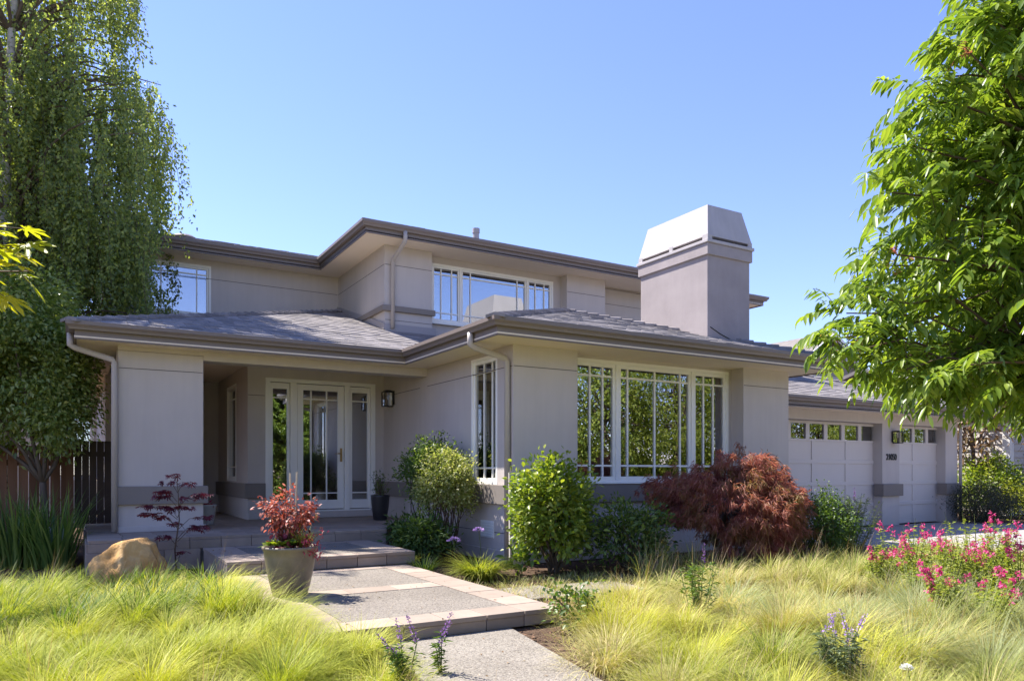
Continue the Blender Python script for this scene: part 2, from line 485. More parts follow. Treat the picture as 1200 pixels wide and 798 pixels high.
def np_obj(name, V, quads, tris, mat, parent=None, smooth=False):
    V = np.asarray(V, dtype=np.float32).reshape(-1, 3)
    if parent is not None:
        V = V - np.array(wloc(parent), dtype=np.float32)
    quads = np.zeros((0, 4), int) if quads is None else np.asarray(quads).reshape(-1, 4)
    tris = np.zeros((0, 3), int) if tris is None else np.asarray(tris).reshape(-1, 3)
    me = bpy.data.meshes.new(name)
    me.vertices.add(len(V))
    me.vertices.foreach_set('co', V.ravel())
    loops = np.concatenate([quads.ravel(), tris.ravel()]).astype(np.int32)
    starts = np.concatenate([np.arange(len(quads)) * 4, len(quads) * 4 + np.arange(len(tris)) * 3]).astype(np.int32)
    me.loops.add(len(loops))
    me.loops.foreach_set('vertex_index', loops)
    me.polygons.add(len(starts))
    me.polygons.foreach_set('loop_start', starts)
    try:
        tot = np.concatenate([np.full(len(quads), 4), np.full(len(tris), 3)]).astype(np.int32)
        me.polygons.foreach_set('loop_total', tot)
    except Exception:
        pass
    me.materials.append(mat)
    if smooth:
        me.polygons.foreach_set('use_smooth', np.ones(len(starts), dtype=bool))
    me.update(calc_edges=True)
    me.validate()
    o = bpy.data.objects.new(name, me)
    COL.objects.link(o)
    o.parent = parent
    return o

def unit(a):
    return a / np.maximum(np.linalg.norm(a, axis=-1, keepdims=True), 1e-9)

def rand_dirs(n):
    return unit(rng.normal(size=(n, 3)))

class Leaves:
    """collects leaves; every leaf is its own folded, slightly drooping blade"""
    def __init__(s):
        s.V, s.Q, s.T, s.k = [], [], [], 0
    def add(s, P, D, N, L, W, droop=0.15, fold=0.18, big=False):
        P = np.asarray(P, float).reshape(-1, 3); n = len(P)
        if n == 0: return s
        D = unit(np.broadcast_to(np.asarray(D, float), (n, 3)))
        S = unit(np.cross(D, N))
        U = np.cross(S, D)
        L = np.broadcast_to(np.asarray(L, float), (n,))[:, None]
        W = np.broadcast_to(np.asarray(W, float), (n,))[:, None]
        g = np.array([0, 0, -1.0])
        if not big:
            v = np.stack([P,
                          P + D * L * 0.45 + S * W * 0.5 + U * W * fold,
                          P + D * L + g * L * droop,
                          P + D * L * 0.45 - S * W * 0.5 + U * W * fold], 1)
            b = s.k + np.arange(n)[:, None] * 4
            s.T.append(np.concatenate([b + [0, 1, 2], b + [0, 2, 3]], 0))
            s.k += 4 * n
        else:
            def mid(t, dr): return P + D * L * t + g * L * droop * dr
            m1, m2 = mid(0.33, 0.12), mid(0.68, 0.48)
            v = np.stack([P,
                          m1 + S * W * 0.45 + U * W * fold, m1, m1 - S * W * 0.45 + U * W * fold,
                          m2 + S * W * 0.40 + U * W * fold, m2, m2 - S * W * 0.40 + U * W * fold,
                          mid(1.0, 1.0)], 1)
            b = s.k + np.arange(n)[:, None] * 8
            s.T.append(np.concatenate([b + [0, 1, 2], b + [0, 2, 3], b + [4, 7, 5], b + [5, 7, 6]], 0))
            s.Q.append(np.concatenate([b + [1, 4, 5, 2], b + [2, 5, 6, 3]], 0))
            s.k += 8 * n
        s.V.append(v.reshape(-1, 3))
        return s
    def build(s, name, mat, parent=None):
        V = np.concatenate(s.V, 0)
        Q = np.concatenate(s.Q, 0) if s.Q else None
        T = np.concatenate(s.T, 0) if s.T else None
        return np_obj(name, V, Q, T, mat, parent)

def blades(P, dirs, length, width, th0, th1, segs=4):
    """arching strips: P roots (n,3); dirs horizontal (n,2); angle from vertical runs th0 -> th1; returns V,Q,T"""
    n = len(P)
    length = np.broadcast_to(np.asarray(length, float), (n,)); width = np.broadcast_to(np.asarray(width, float), (n,))
    d3 = np.concatenate([dirs, np.zeros((n, 1))], 1)
    s3 = np.stack([-dirs[:, 1], dirs[:, 0], np.zeros(n)], 1)
    p = np.array(P, float)
    rows = []
    for i in range(segs + 1):
        t = i / segs
        w = width * (1 - t ** 1.8) if i < segs else width * 0
        if i < segs:
            rows.append(p - s3 * (w / 2)[:, None]); rows.append(p + s3 * (w / 2)[:, None])
        else:
            rows.append(p.copy())
        th = th0 + (th1 - th0) * (t + 0.5 / segs)
        st = length / segs
        p = p + d3 * (np.sin(th) * st)[:, None] + np.array([0, 0, 1.0]) * (np.cos(th) * st)[:, None]
    k = 2 * segs + 1
    V = np.stack(rows, 1).reshape(-1, 3)
    b = np.arange(n)[:, None] * k
    Q = np.concatenate([b + [2 * i, 2 * i + 1, 2 * i + 3, 2 * i + 2] for i in range(segs - 1)], 0)
    T = b + [2 * segs - 2, 2 * segs - 1, 2 * segs]
    return V, Q, T

def blade_obj(name, parts, mat, parent=None, tone=None):
    V, Q, T, k = [], [], [], 0
    for v, q, t in parts:
        V.append(v); Q.append(q + k); T.append(t + k); k += len(v)
    o = np_obj(name, np.concatenate(V), np.concatenate(Q), np.concatenate(T), mat, parent)
    if tone is not None:
        a = o.data.attributes.new('leaf_tone', 'FLOAT', 'POINT')
        a.data.foreach_set('value', np.repeat(tone, len(o.data.vertices) // len(tone)).astype(np.float32))
    return o

def hdir(n):
    a = rng.uniform(0, 2 * math.pi, n)
    return np.stack([np.cos(a), np.sin(a)], 1)

# ------------------------------------------------------------------ ground, paving
def ground():
    g = MB()
    # one sheet to the horizon, finely split and uneven near the garden
    xs = [-400, -60, -20] + list(np.arange(-8, 24.1, 0.8)) + [40, 90, 400]
    ys = [-400, -60, -20] + list(np.arange(-4, 16.1, 0.8)) + [40, 90, 400]
    vs, fs = [], []
    for y in ys:
        for x in xs:
            inner = -7 < x < 11.2 and 0.5 < y < 8 and not (1.2 < x < 5.9)
            z = random.uniform(-0.03, 0.05) if inner else 0.0
            vs.append((x, y, z - 0.012))
    nx = len(xs)
    for j in range(len(ys) - 1):
        for i in range(nx - 1):
            fs.append((j * nx + i, j * nx + i + 1, (j + 1) * nx + i + 1, (j + 1) * nx + i))
    g.add(vs, fs)
    tag(g.build('ground', M['soil']), kind='structure')
    d = MB()
    d.prism([(10.9, 10.72), (10.9, 10.2), (11.9, 8.0), (12.3, 4.0), (12.6, -5.0), (20.4, -5.0), (20.3, 9.2), (20.0, 10.72)], -0.1, 0.012)
    d.prism([(20.45, 4.0), (20.5, 9.0), (26, 9.3), (26, 8.1), (24, 7.6), (24, 4.0)], -0.1, 0.012)
    tag(d.build('driveway', M['concrete']), kind='structure')
    r = MB(); r.box(-120, 120, -13, -6.2, -0.2, -0.004)
    tag(r.build('road', M['asphalt']), kind='structure')
    v = MB(); v.box(-120, 1.44, -5.195, 1.5, -0.2, 0.004); v.box(2.56, 12.0, -5.195, 1.5, -0.2, 0.004); v.box(-120, 120, -60, -13.6, -0.2, 0.004)  # lawn out of view, added to bounce sunlight onto the house front
    tag(v.build('bounce_lawn', M['bounce_lawn']), kind='structure')
    k = MB(); k.box(-120, 120, -6.2, -5.2, -0.2, 0.02); k.box(-120, 120, -13.6, -13.0, -0.2, 0.02)
    tag(k.build('pavement', M['concrete']), kind='structure')

def tile_row(mb, x0, x1, y0, y1, z0, z1, along, pitch, gap=0.007):
    a0, a1 = (x0, x1) if along == 'x' else (y0, y1)
    n = max(1, round((a1 - a0) / pitch))
    for i in range(n):
        p, q = a0 + (a1 - a0) * i / n + gap / 2, a0 + (a1 - a0) * (i + 1) / n - gap / 2
        dz = random.uniform(-0.0015, 0.0015)
        if along == 'x': mb.box(p, q, y0 + gap / 2, y1 - gap / 2, z0, z1 + dz)
        else: mb.box(x0 + gap / 2, x1 - gap / 2, p, q, z0, z1 + dz)

def paving():
    # porch floor: 0.44 high, front edge y = 10.6, right end cut off at an angle by the planting bed
    b = MB()
    b.m = 1
    b.prism([(0.16, 10.63), (4.05, 10.63), (5.10, 12.2), (5.30, 12.2), (5.30, 13.9), (2.70, 13.9), (2.7, 17.1), (0.16, 17.1)], 0.0, 0.418)
    b.m = 0
    y = 10.6
    while y < 17.0:
        y1 = min(y + 0.40, 17.1)
        xr = min(4.06 + max(0, (y - 10.6)) * 0.66, 5.28)
        if y > 13.8: xr = 2.69
        tile_row(b, 0.14, xr, y, y1, 0.40, 0.44, 'x', 0.40)
        y = y1
    tile_row(b, 0.14, 4.06, 10.585, 10.63, 0.285, 0.398, 'x', 0.40)      # riser, behind the landing
    tile_row(b, 0.12, 1.45, 10.58, 10.63, 0.02, 0.283, 'x', 0.45)
    tile_row(b, 3.75, 4.06, 10.58, 10.63, 0.02, 0.283, 'x', 0.45)
    tile_row(b, 0.115, 0.16, 10.6, 13.4, 0.0, 0.398, 'y', 0.45)
    for i in range(4):                                                    # angled riser
        t0, t1 = i / 4 + 0.004, (i + 1) / 4 - 0.004
        p0 = (4.07 + 1.05 * t0, 10.6 + 1.6 * t0); p1 = (4.07 + 1.05 * t1, 10.6 + 1.6 * t1)
        b.prism([p0, p1, (p1[0] - 0.04, p1[1] + 0.03), (p0[0] - 0.04, p0[1] + 0.03)], 0.02, 0.438)
    tag(b.build('porch_floor', [M['tile'], M['mortar']], bevel=0.004), kind='structure')

    l = MB()
    l.m = 1; l.box(1.50, 3.72, 8.80, 10.57, 0.0, 0.268)
    l.m = 0
    tile_row(l, 1.47, 3.75, 8.75, 8.98, 0.25, 0.29, 'x', 0.40)
    tile_row(l, 1.47, 1.87, 8.985, 10.57, 0.25, 0.29, 'y', 0.53)
    tile_row(l, 3.38, 3.75, 8.985, 10.57, 0.25, 0.29, 'y', 0.53)
    tile_row(l, 1.88, 3.37, 10.35, 10.57, 0.25, 0.29, 'x', 0.40)
    tile_row(l, 1.47, 3.75, 8.76, 8.80, 0.14, 0.248, 'x', 0.40)
    tile_row(l, 3.70, 3.742, 8.80, 10.57, 0.0, 0.248, 'y', 0.45)
    tile_row(l, 1.478, 1.52, 8.80, 10.57, 0.0, 0.248, 'y', 0.45)
    l.m = 2; l.box(1.88, 3.37, 8.985, 10.345, 0.255, 0.286)
    tag(l.build('entry_step', [M['tile'], M['mortar'], M['aggregate']], bevel=0.004), kind='structure')

    p = MB()
    p.m = 1; p.box(1.48, 3.58, 5.33, 8.745, 0.0, 0.112)
    p.m = 0
    tile_row(p, 1.45, 3.62, 5.28, 5.60, 0.095, 0.135, 'x', 0.36)
    tile_row(p, 1.45, 1.80, 5.605, 8.745, 0.095, 0.135, 'y', 0.38)
    tile_row(p, 3.27, 3.62, 5.605, 8.745, 0.095, 0.135, 'y', 0.38)
    tile_row(p, 1.81, 3.26, 6.88, 7.18, 0.095, 0.135, 'x', 0.48)
    tile_row(p, 1.81, 3.26, 8.52, 8.745, 0.095, 0.135, 'x', 0.48)
    tile_row(p, 1.45, 3.62, 5.29, 5.33, 0.005, 0.093, 'x', 0.36)
    tile_row(p, 3.575, 3.612, 5.335, 8.74, 0.0, 0.093, 'y', 0.40)
    p.m = 2
    p.box(1.81, 3.26, 5.605, 6.875, 0.10, 0.131)
    p.box(1.81, 3.26, 7.185, 8.515, 0.10, 0.131)
    tag(p.build('entry_pad', [M['tile'], M['mortar'], M['aggregate']], bevel=0.004), kind='structure')

    w = MB()
    w.prism([(2.0, 5.27), (1.7, 3.0), (1.45, -5.2), (2.45, -5.2), (2.70, 3.0), (3.12, 5.27)], -0.1, 0.012)
    w.prism([(3.75, 6.35), (4.5, 6.3), (4.55, 7.05), (3.8, 7.1)], -0.05, 0.018)
    w.prism([(4.62, 6.3), (5.45, 6.25), (5.5, 6.9), (4.68, 7.0)], -0.05, 0.02)
    tag(w.build('garden_path', M['aggregate_path'], bevel=0.01), kind='structure')

    # bark mulch chips lying in the beds
    n = 9000
    P = np.stack([rng.uniform(3.0, 11.5, n), rng.uniform(3.2, 9.0, n), rng.uniform(0.0, 0.02, n)], 1)
    keep = ((P[:, 0] > 3.68) | (P[:, 1] < 5.2)) & (P[:, 0] > 2.75 + 0.17 * (P[:, 1] - 3))
    P = P[keep]
    P2 = np.stack([rng.uniform(-3.5, 1.4, 2500), rng.uniform(9.0, 13.4, 2500), rng.uniform(0, 0.02, 2500)], 1)
    P2 = P2[(P2[:, 0] < 0.1) | (P2[:, 1] < 10.5)]
    P = np.concatenate([P, P2])
    D = np.concatenate([hdir(len(P)), rng.uniform(-0.25, 0.25, (len(P), 1))], 1)
    N = unit(np.array([0, 0, 1.0]) + rng.normal(size=(len(P), 3)) * 0.35)
    lf = Leaves().add(P, D, N, rng.uniform(0.025, 0.07, len(P)), rng.uniform(0.012, 0.03, len(P)), 0.0, 0.1)
    tag(lf.build('mulch', M['bark_chip']), 'brown bark mulch spread over the beds beside the house', kind='stuff')

ground()
paving()

# ------------------------------------------------------------------ house
house = thing('house', (5.3, 8.91, 0), 'taupe stucco two storey house with hip roofs, white framed windows and broad chimney', 'house')
EY = EYE

def wall_y(mb, x0, x1, z0, z1, y, th=0.18, ops=()):
    xs = sorted({x0, x1, *[v for o in ops for v in o[:2]]}); zs = sorted({z0, z1, *[v for o in ops for v in o[2:]]})
    for i in range(len(xs) - 1):
        j = 0
        while j < len(zs) - 1:
            def hole(jj): 
                cx, cz = (xs[i] + xs[i + 1]) / 2, (zs[jj] + zs[jj + 1]) / 2
                return any(o[0] < cx < o[1] and o[2] < cz < o[3] for o in ops)
            if hole(j): j += 1; continue
            k = j
            while k + 1 < len(zs) - 1 and not hole(k + 1): k += 1
            mb.box(xs[i], xs[i + 1], y, y + th, zs[j], zs[k + 1]); j = k + 1

def wall_x(mb, y0, y1, z0, z1, x, th=0.18, ops=()):
    t = MB(); wall_y(t, y0, y1, z0, z1, x, th, ops)
    mb.add([(p[1], p[0], p[2]) for p in t.v], t.f)

class Plane:
    """axis 'y': wall faces -y at y=plane; axis 'x': wall faces -x. d<0 is outside"""
    def __init__(s, axis, plane): s.a, s.p = axis, plane
    def box(s, mb, a0, a1, d0, d1, z0, z1):
        if s.a == 'y': mb.box(a0, a1, s.p + d0, s.p + d1, z0, z1)
        else: mb.box(s.p + d0, s.p + d1, a0, a1, z0, z1)

def window(parent, pl, a0, a1, z0, z1, bays, rows, label=None, fw=0.045, sw=0.05, mw=0.026, sill=True):
    """bays: (from, to, [vertical muntins]); rows: z of the horizontal muntins"""
    f = MB()
    pl.box(f, a0, a1, -0.035, 0.07, z1 - fw, z1)
    pl.box(f, a0, a1, -0.035, 0.07, z0, z0 + fw)
    edges = [a0 + fw / 2] + [b[0] for b in bays[1:]] + [a1 - fw / 2]
    for e in edges:
        pl.box(f, e - fw / 2, e + fw / 2, -0.032, 0.068, z0 + fw, z1 - fw)
    g = MB()
    for i, (b0, b1, ms) in enumerate(bays):
        p, q = (a0 + fw if i == 0 else b0 + fw / 2), (a1 - fw if i == len(bays) - 1 else b1 - fw / 2)
        r, t = z0 + fw, z1 - fw
        pl.box(f, p, q, -0.012, 0.055, t - sw, t)
        pl.box(f, p, q, -0.012, 0.055, r, r + sw)
        pl.box(f, p, p + sw, -0.010, 0.053, r + sw, t - sw)
        pl.box(f, q - sw, q, -0.010, 0.053, r + sw, t - sw)
        for m in ms: pl.box(f, m - mw / 2, m + mw / 2, 0.0, 0.04, r + sw, t - sw)
        cuts = sorted([p + sw] + [m for m in ms] + [q - sw])
        for zr in rows:
            for c0, c1 in zip(cuts[:-1], cuts[1:]):
                pl.box(f, c0 + (mw / 2 if c0 in ms else 0), c1 - (mw / 2 if c1 in ms else 0), 0.002, 0.038, zr - mw / 2, zr + mw / 2)
        pl.box(g, p + sw - 0.01, q - sw + 0.01, 0.018, 0.024, r + sw - 0.01, t - sw + 0.01)
    o = f.build('window', M['frame'], parent, bevel=0.004)
    if label: o['label'] = label
    g.build('pane', M['glass'], o)
    return o

def strip_y(mb, x0, x1, z, y, h=0.010): mb.box(x0, x1, y - 0.0025, y + 0.01, z - h / 2, z + h / 2)
def strip_x(mb, y0, y1, z, x, h=0.010): mb.box(x - 0.0025, x + 0.01, y0, y1, z - h / 2, z + h / 2)

SOF = 3.10          # lower soffit height
def house_lower():
    H = house
    # living wing, front wall: two broad pilasters and a recessed window wall
    w = MB()
    wall_x(w, 9.302, 13.95, 0.0, SOF, 5.30, 0.18, [(9.36, 10.18, 1.115, 3.03)])
    w.box(5.30, 5.48, 11.852, 13.95, SOF + 0.001, 3.29)
    w.build('wall', M['stucco'], H)
    w = MB()
    w.box(5.30, 6.41, 8.91, 9.30, 0.0, SOF - 0.002)
    w.box(9.92, 11.08, 8.91, 9.30, 0.0, SOF - 0.002)
    wall_y(w, 6.41, 9.92, 0.0, SOF - 0.002, 9.19, 0.18, [(6.50, 9.86, 1.12, 3.05)])
    w.box(10.90, 11.08, 9.30, 14.6, 0.0, SOF - 0.002)
    w.build('wall', M['stucco'], H)
    # entry wall with door opening, and the wall running back beside it
    w = MB()
    wall_y(w, 2.70, 5.30, 0.40, 3.30, 13.95, 0.2, [(3.01, 5.12, 0.585, 3.035)])
    wall_x(w, 14.15, 17.1, 0.40, 3.30, 2.70, 0.18, [(15.03, 16.05, 1.12, 3.02)])
    wall_y(w, 0.85, 2.88, 0.40, 3.30, 17.1, 0.18)
    w.box(0.49, 0.86, 15.5, 21.9, 0.0, 3.12)
    wall_y(w, -2.5, 0.49, 0.0, 3.12, 21.9, 0.18, [(-0.5, 0.44, 1.1, 2.9)])
    w.build('wall', M['stucco'], H)
    p = MB()
    p.box(0.53, 1.66, 11.85, 12.45, 0.42, 3.03)
    p.build('porch_pier', M['stucco'], H, bevel=0.01)
    b = MB()
    b.box(0.53, 1.66, 11.85, 12.45, 3.033, 3.095)
    b.box(1.66, 5.297, 11.85, 12.15, 2.965, 3.095)
    b.build('porch_beam', M['stucco'], H)
    c = MB()
    c.box(0.0, 5.30, 12.15, 13.95, 3.25, 3.27)
    c.box(0.0, 2.70, 13.95, 17.1, 3.25, 3.27)
    c.build('porch_ceiling', M['soffit'], H)
    # stone coloured bands at sill height
    t = MB()
    z0, z1 = 0.835, 1.115
    t.box(5.235, 5.299, 8.845, 13.948, z0, z1)
    t.box(5.299, 6.45, 8.845, 8.909, z0, z1)
    t.box(6.45, 9.88, 9.12, 9.188, z0, z1)
    t.box(9.88, 11.145, 8.845, 8.909, z0, z1)
    t.box(6.41, 6.46, 8.909, 9.12, z0, z1)
    t.box(9.87, 9.919, 8.909, 9.12, z0, z1)
    t.box(11.081, 11.145, 8.909, 13.0, z0, z1)
    t.box(2.64, 3.005, 13.885, 13.949, z0 - 0.01, z1 - 0.02)
    t.box(2.64, 2.699, 13.949, 17.09, z0 - 0.01, z1 - 0.02)
    t.box(5.125, 5.235, 13.885, 13.949, z0, z1)
    t.box(0.47, 1.72, 11.79, 12.51, z0, z1 - 0.02)
    t.box(0.42, 0.92, 15.43, 15.499, z0, z1)
    t.box(0.42, 0.489, 15.499, 21, z0, z1)
    t.build_each('band', M['band'], H, bevel=0.006)
    # plinth
    t = MB()
    t.box(5.265, 5.299, 8.875, 12.2, 0.0, 0.17)
    t.box(5.299, 11.1, 8.875, 8.909, 0.0, 0.17)
    t.box(0.50, 1.69, 11.815, 11.849, 0.442, 0.52)
    t.box(2.70, 5.30, 13.90, 13.949, 0.442, 0.555)
    t.build_each('plinth', M['stucco'], H, 0.004)
    j = MB()
    strip_x(j, 8.92, 11.84, 2.795, 5.30); strip_x(j, 12.16, 13.94, 2.795, 5.30)
    strip_y(j, 5.31, 6.40, 2.795, 8.91); strip_y(j, 9.93, 11.07, 2.795, 8.91)
    strip_y(j, 0.54, 1.65, 2.78, 11.85)
    strip_y(j, 2.71, 3.0, 2.70, 13.95)
    strip_x(j, 8.92, 12.0, 0.42, 5.30); strip_y(j, 5.31, 11.07, 0.42, 8.91)
    j.build_each('control_joint', M['joint'], H)
    # soffits
    s = MB()
    s.box(-0.005, 5.30, 11.395, 11.85, 3.0955, 3.115)
    s.box(-0.005, 0.53, 11.85, 21.9, 3.0955, 3.115)
    s.box(4.695, 5.30, 8.295, 11.395, 3.0955, 3.115)
    s.box(5.30, 11.63, 8.295, 8.91, 3.0955, 3.115)
    s.box(6.41, 9.92, 8.91, 9.19, 3.0955, 3.115)
    s.box(11.08, 11.63, 8.91, 13.9, 3.0955, 3.115)
    s.build('soffit', M['soffit'], H)
    # windows
    window(H, Plane('y', 9.22), 6.50, 9.86, 1.12, 3.05,
           [(6.5, 7.39, [6.87, 7.12]), (7.39, 9.01, [7.62, 8.19, 8.75]), (9.01, 9.86, [9.29, 9.52])], [2.80, 1.40], fw=0.055, sw=0.055, mw=0.032)
    window(H, Plane('x', 5.33), 9.36, 10.18, 1.115, 3.03, [(9.36, 10.18, [9.575, 9.83])], [2.80, 1.36])
    window(H, Plane('x', 2.73), 15.03, 16.05, 1.12, 3.02, [(15.03, 16.05, [15.3, 15.78])], [2.75, 1.4])
    window(H, Plane('y', 21.93), -0.5, 0.44, 1.1, 2.9, [(-0.5, 0.44, [-0.2, 0.2])], [2.6])
    sl = MB(); sl.box(6.47, 9.89, 9.10, 9.19, 1.118, 1.14); sl.build('sill', M['frame'], H)
    # front entry: door between two sidelights, set in one white frame
    d = MB(); P = Plane('y', 13.98)
    P.box(d, 3.01, 5.12, -0.05, 0.08, 2.965, 3.035)
    for a0, a1 in ((3.01, 3.10), (3.46, 3.585), (4.50, 4.60), (5.03, 5.12)):
        P.box(d, a0, a1, -0.05, 0.08, 0.585, 2.965)
    P.box(d, 3.10, 5.03, -0.06, 0.08, 0.557, 0.584)
    e = d.build('entry_frame', M['frame'], H, bevel=0.005)
    def leaf(name, a0, a1, ms, rows, z0=0.60, z1=2.955, st=0.10, bot=0.17, top=0.11):
        f = MB(); g = MB()
        P.box(f, a0, a0 + st, -0.01, 0.05, z0, z1); P.box(f, a1 - st, a1, -0.01, 0.05, z0, z1)
        P.box(f, a0 + st, a1 - st, -0.008, 0.048, z0, z0 + bot); P.box(f, a0 + st, a1 - st, -0.008, 0.048, z1 - top, z1)
        cuts = [a0 + st] + ms + [a1 - st]
        for m in ms: P.box(f, m - 0.012, m + 0.012, 0.0, 0.04, z0 + bot, z1 - top)
        for r in rows:
            for c0, c1 in zip(cuts[:-1], cuts[1:]):
                P.box(f, c0 + (0.012 if c0 in ms else 0), c1 - (0.012 if c1 in ms else 0), 0.002, 0.038, r - 0.012, r + 0.012)
        P.box(g, a0 + st - 0.01, a1 - st + 0.01, 0.018, 0.024, z0 + bot - 0.01, z1 - top + 0.01)
        o = f.build(name, M['frame'], H, bevel=0.004)
        g.build('pane', M['glass'], o)
        return o
    leaf('sidelight', 3.105, 3.455, [], [2.68], st=0.045)
    leaf('sidelight', 4.605, 5.025, [], [2.68, 0.90], st=0.055)
    dr = leaf('front_door', 3.595, 4.49, [3.86, 4.16], [2.68, 0.90], st=0.115)
    h = MB()
    h.box(4.415, 4.455, 13.955, 13.972, 1.50, 1.76)
    h.tube([(4.435, 13.975, 1.66), (4.435, 13.92, 1.66), (4.35, 13.915, 1.655)], 0.010, 8)
    h.tube([(4.435, 13.975, 1.56), (4.435, 13.94, 1.56)], 0.012, 8)
    h.build('handle', M['brass'], dr)
    # interior seen dimly through the glass
    i = MB()
    i.m = 0
    i.box(2.9, 10.9, 19.5, 19.6, 0.5, 3.4); i.box(5.31, 10.9, 14.5, 14.6, 0.5, 3.1); i.box(5.49, 5.6, 14.6, 19.5, 0.5, 3.3)
    i.box(2.89, 5.6, 14.16, 19.5, 3.28, 3.3); i.box(5.49, 10.89, 9.38, 14.5, 3.07, 3.09)
    i.m = 1
    i.box(2.89, 10.9, 14.16, 19.5, 0.5, 0.56); i.box(5.49, 10.89, 9.38, 14.5, 0.3, 0.36)
    i.build('interior', [M['inner_wall'], M['inner_floor']], H)
    for (x0, x1, y) in ((6.45, 6.62, 9.5), (9.66, 9.84, 9.5)):
        cu = MB()
        for k in range(5):
            cu.tube([(x0 + (x1 - x0) * (k + .5) / 5, y + 0.02 * (k % 2), 0.4), (x0 + (x1 - x0) * (k + .5) / 5, y + 0.02 * (k % 2), 3.05)], 0.025, 8)
        cu.build('curtain', M['curtain'], H)
    # fascia and gutter round the lower eaves
    line = [(-0.0, 21.8), (-0.0, 11.4), (4.70, 11.4), (4.70, 8.30), (11.62, 8.30), (11.62, 13.6)]
    fa = MB(); fa.sweep(line, [(0, 3.075), (0, 3.245), (-0.025, 3.245), (-0.025, 3.075)], 1)
    fo = fa.build('fascia', M['fascia'], H)
    gu = MB(); gut(gu, line, 3.19); gu.build('gutter', M['gutter'], fo)

def gut(mb, line, z, k=1.0):
    mb.sweep(line, [(0.002, z), (0.062 * k, z), (0.074 * k, z + 0.03), (0.104 * k, z + 0.062), (0.106 * k, z + 0.112), (0.090 * k, z + 0.112), (0.084 * k, z + 0.055), (0.002, z + 0.03)], 1)

def roof_slope(tiles, base, eave0, edir, udir, m, z0, amin, amax, b1, course=0.235):
    """tiles on one roof plane: a runs along the eave, b horizontally up the slope"""
    def pt(a, b, h=0.0):
        return (eave0[0] + edir[0] * a + udir[0] * b, eave0[1] + edir[1] * a + udir[1] * b, z0 + m * b + h)
    n = int(math.ceil(b1 / course))
    for k in range(n):
        c0, c1 = k * course, min((k + 1) * course + 0.05, b1)
        l0, r0 = amin(c0), amax(c0); l1, r1 = amin(c1), amax(c1)
        if r0 - l0 < 0.05: continue
        base.hexa([pt(l0, c0, -0.03), pt(r0, c0, -0.03), pt(max(r1, l1), c1, -0.03), pt(l1, c1, -0.03)],
                  [pt(l0, c0, 0.0), pt(r0, c0, 0.0), pt(max(r1, l1), c1, 0.0), pt(l1, c1, 0.0)])
        a = min(l0, l1) - random.uniform(0, 0.2)
        hi = max(r0, r1)
        while a < hi:
            w = random.uniform(0.16, 0.33)
            p0, q0 = max(a, l0), min(a + w - 0.006, r0)
            p1, q1 = max(a, l1), min(a + w - 0.006, r1)
            if q0 - p0 > 0.03 or q1 - p1 > 0.03:
                if q0 < p0: p0 = q0 = min(max(a, l0), r0)
                if q1 < p1: p1 = q1 = min(max(a, l1), r1)
                j = random.uniform(-0.012, 0.003)
                t = random.uniform(0.015, 0.024)
                jb = c0 + (j if k else random.uniform(-0.03, -0.015))
                tiles.hexa([pt(p0, jb, 0.002), pt(q0, jb, 0.002), pt(q1, c1, 0.001), pt(p1, c1, 0.001)],
                           [pt(p0, jb, t), pt(q0, jb, t + random.uniform(-.004, .004)), pt(q1, c1, 0.006), pt(p1, c1, 0.006)])
            a += w

def hip_caps(mb, p, q, n=None):
    p, q = Vector(p), Vector(q)
    L = (q - p).length; n = n or int(L / 0.22)
    d = (q - p) / n
    s = Vector((d.y, -d.x, 0)).normalized() * 0.13
    for i in range(n):
        a, b = p + d * i, p + d * (i + 1.25)
        z = Vector((0, 0, 1))
        drop = z * -0.035
        th = z * 0.03
        for sg in (1, -1):
            mb.hexa([a + th * .4, a + s * sg + drop + th * .4, b + s * sg + drop, b],
                    [a + th * 1.8, a + s * sg + drop + th * 1.8, b + s * sg + drop + th * .6, b + th * .6])

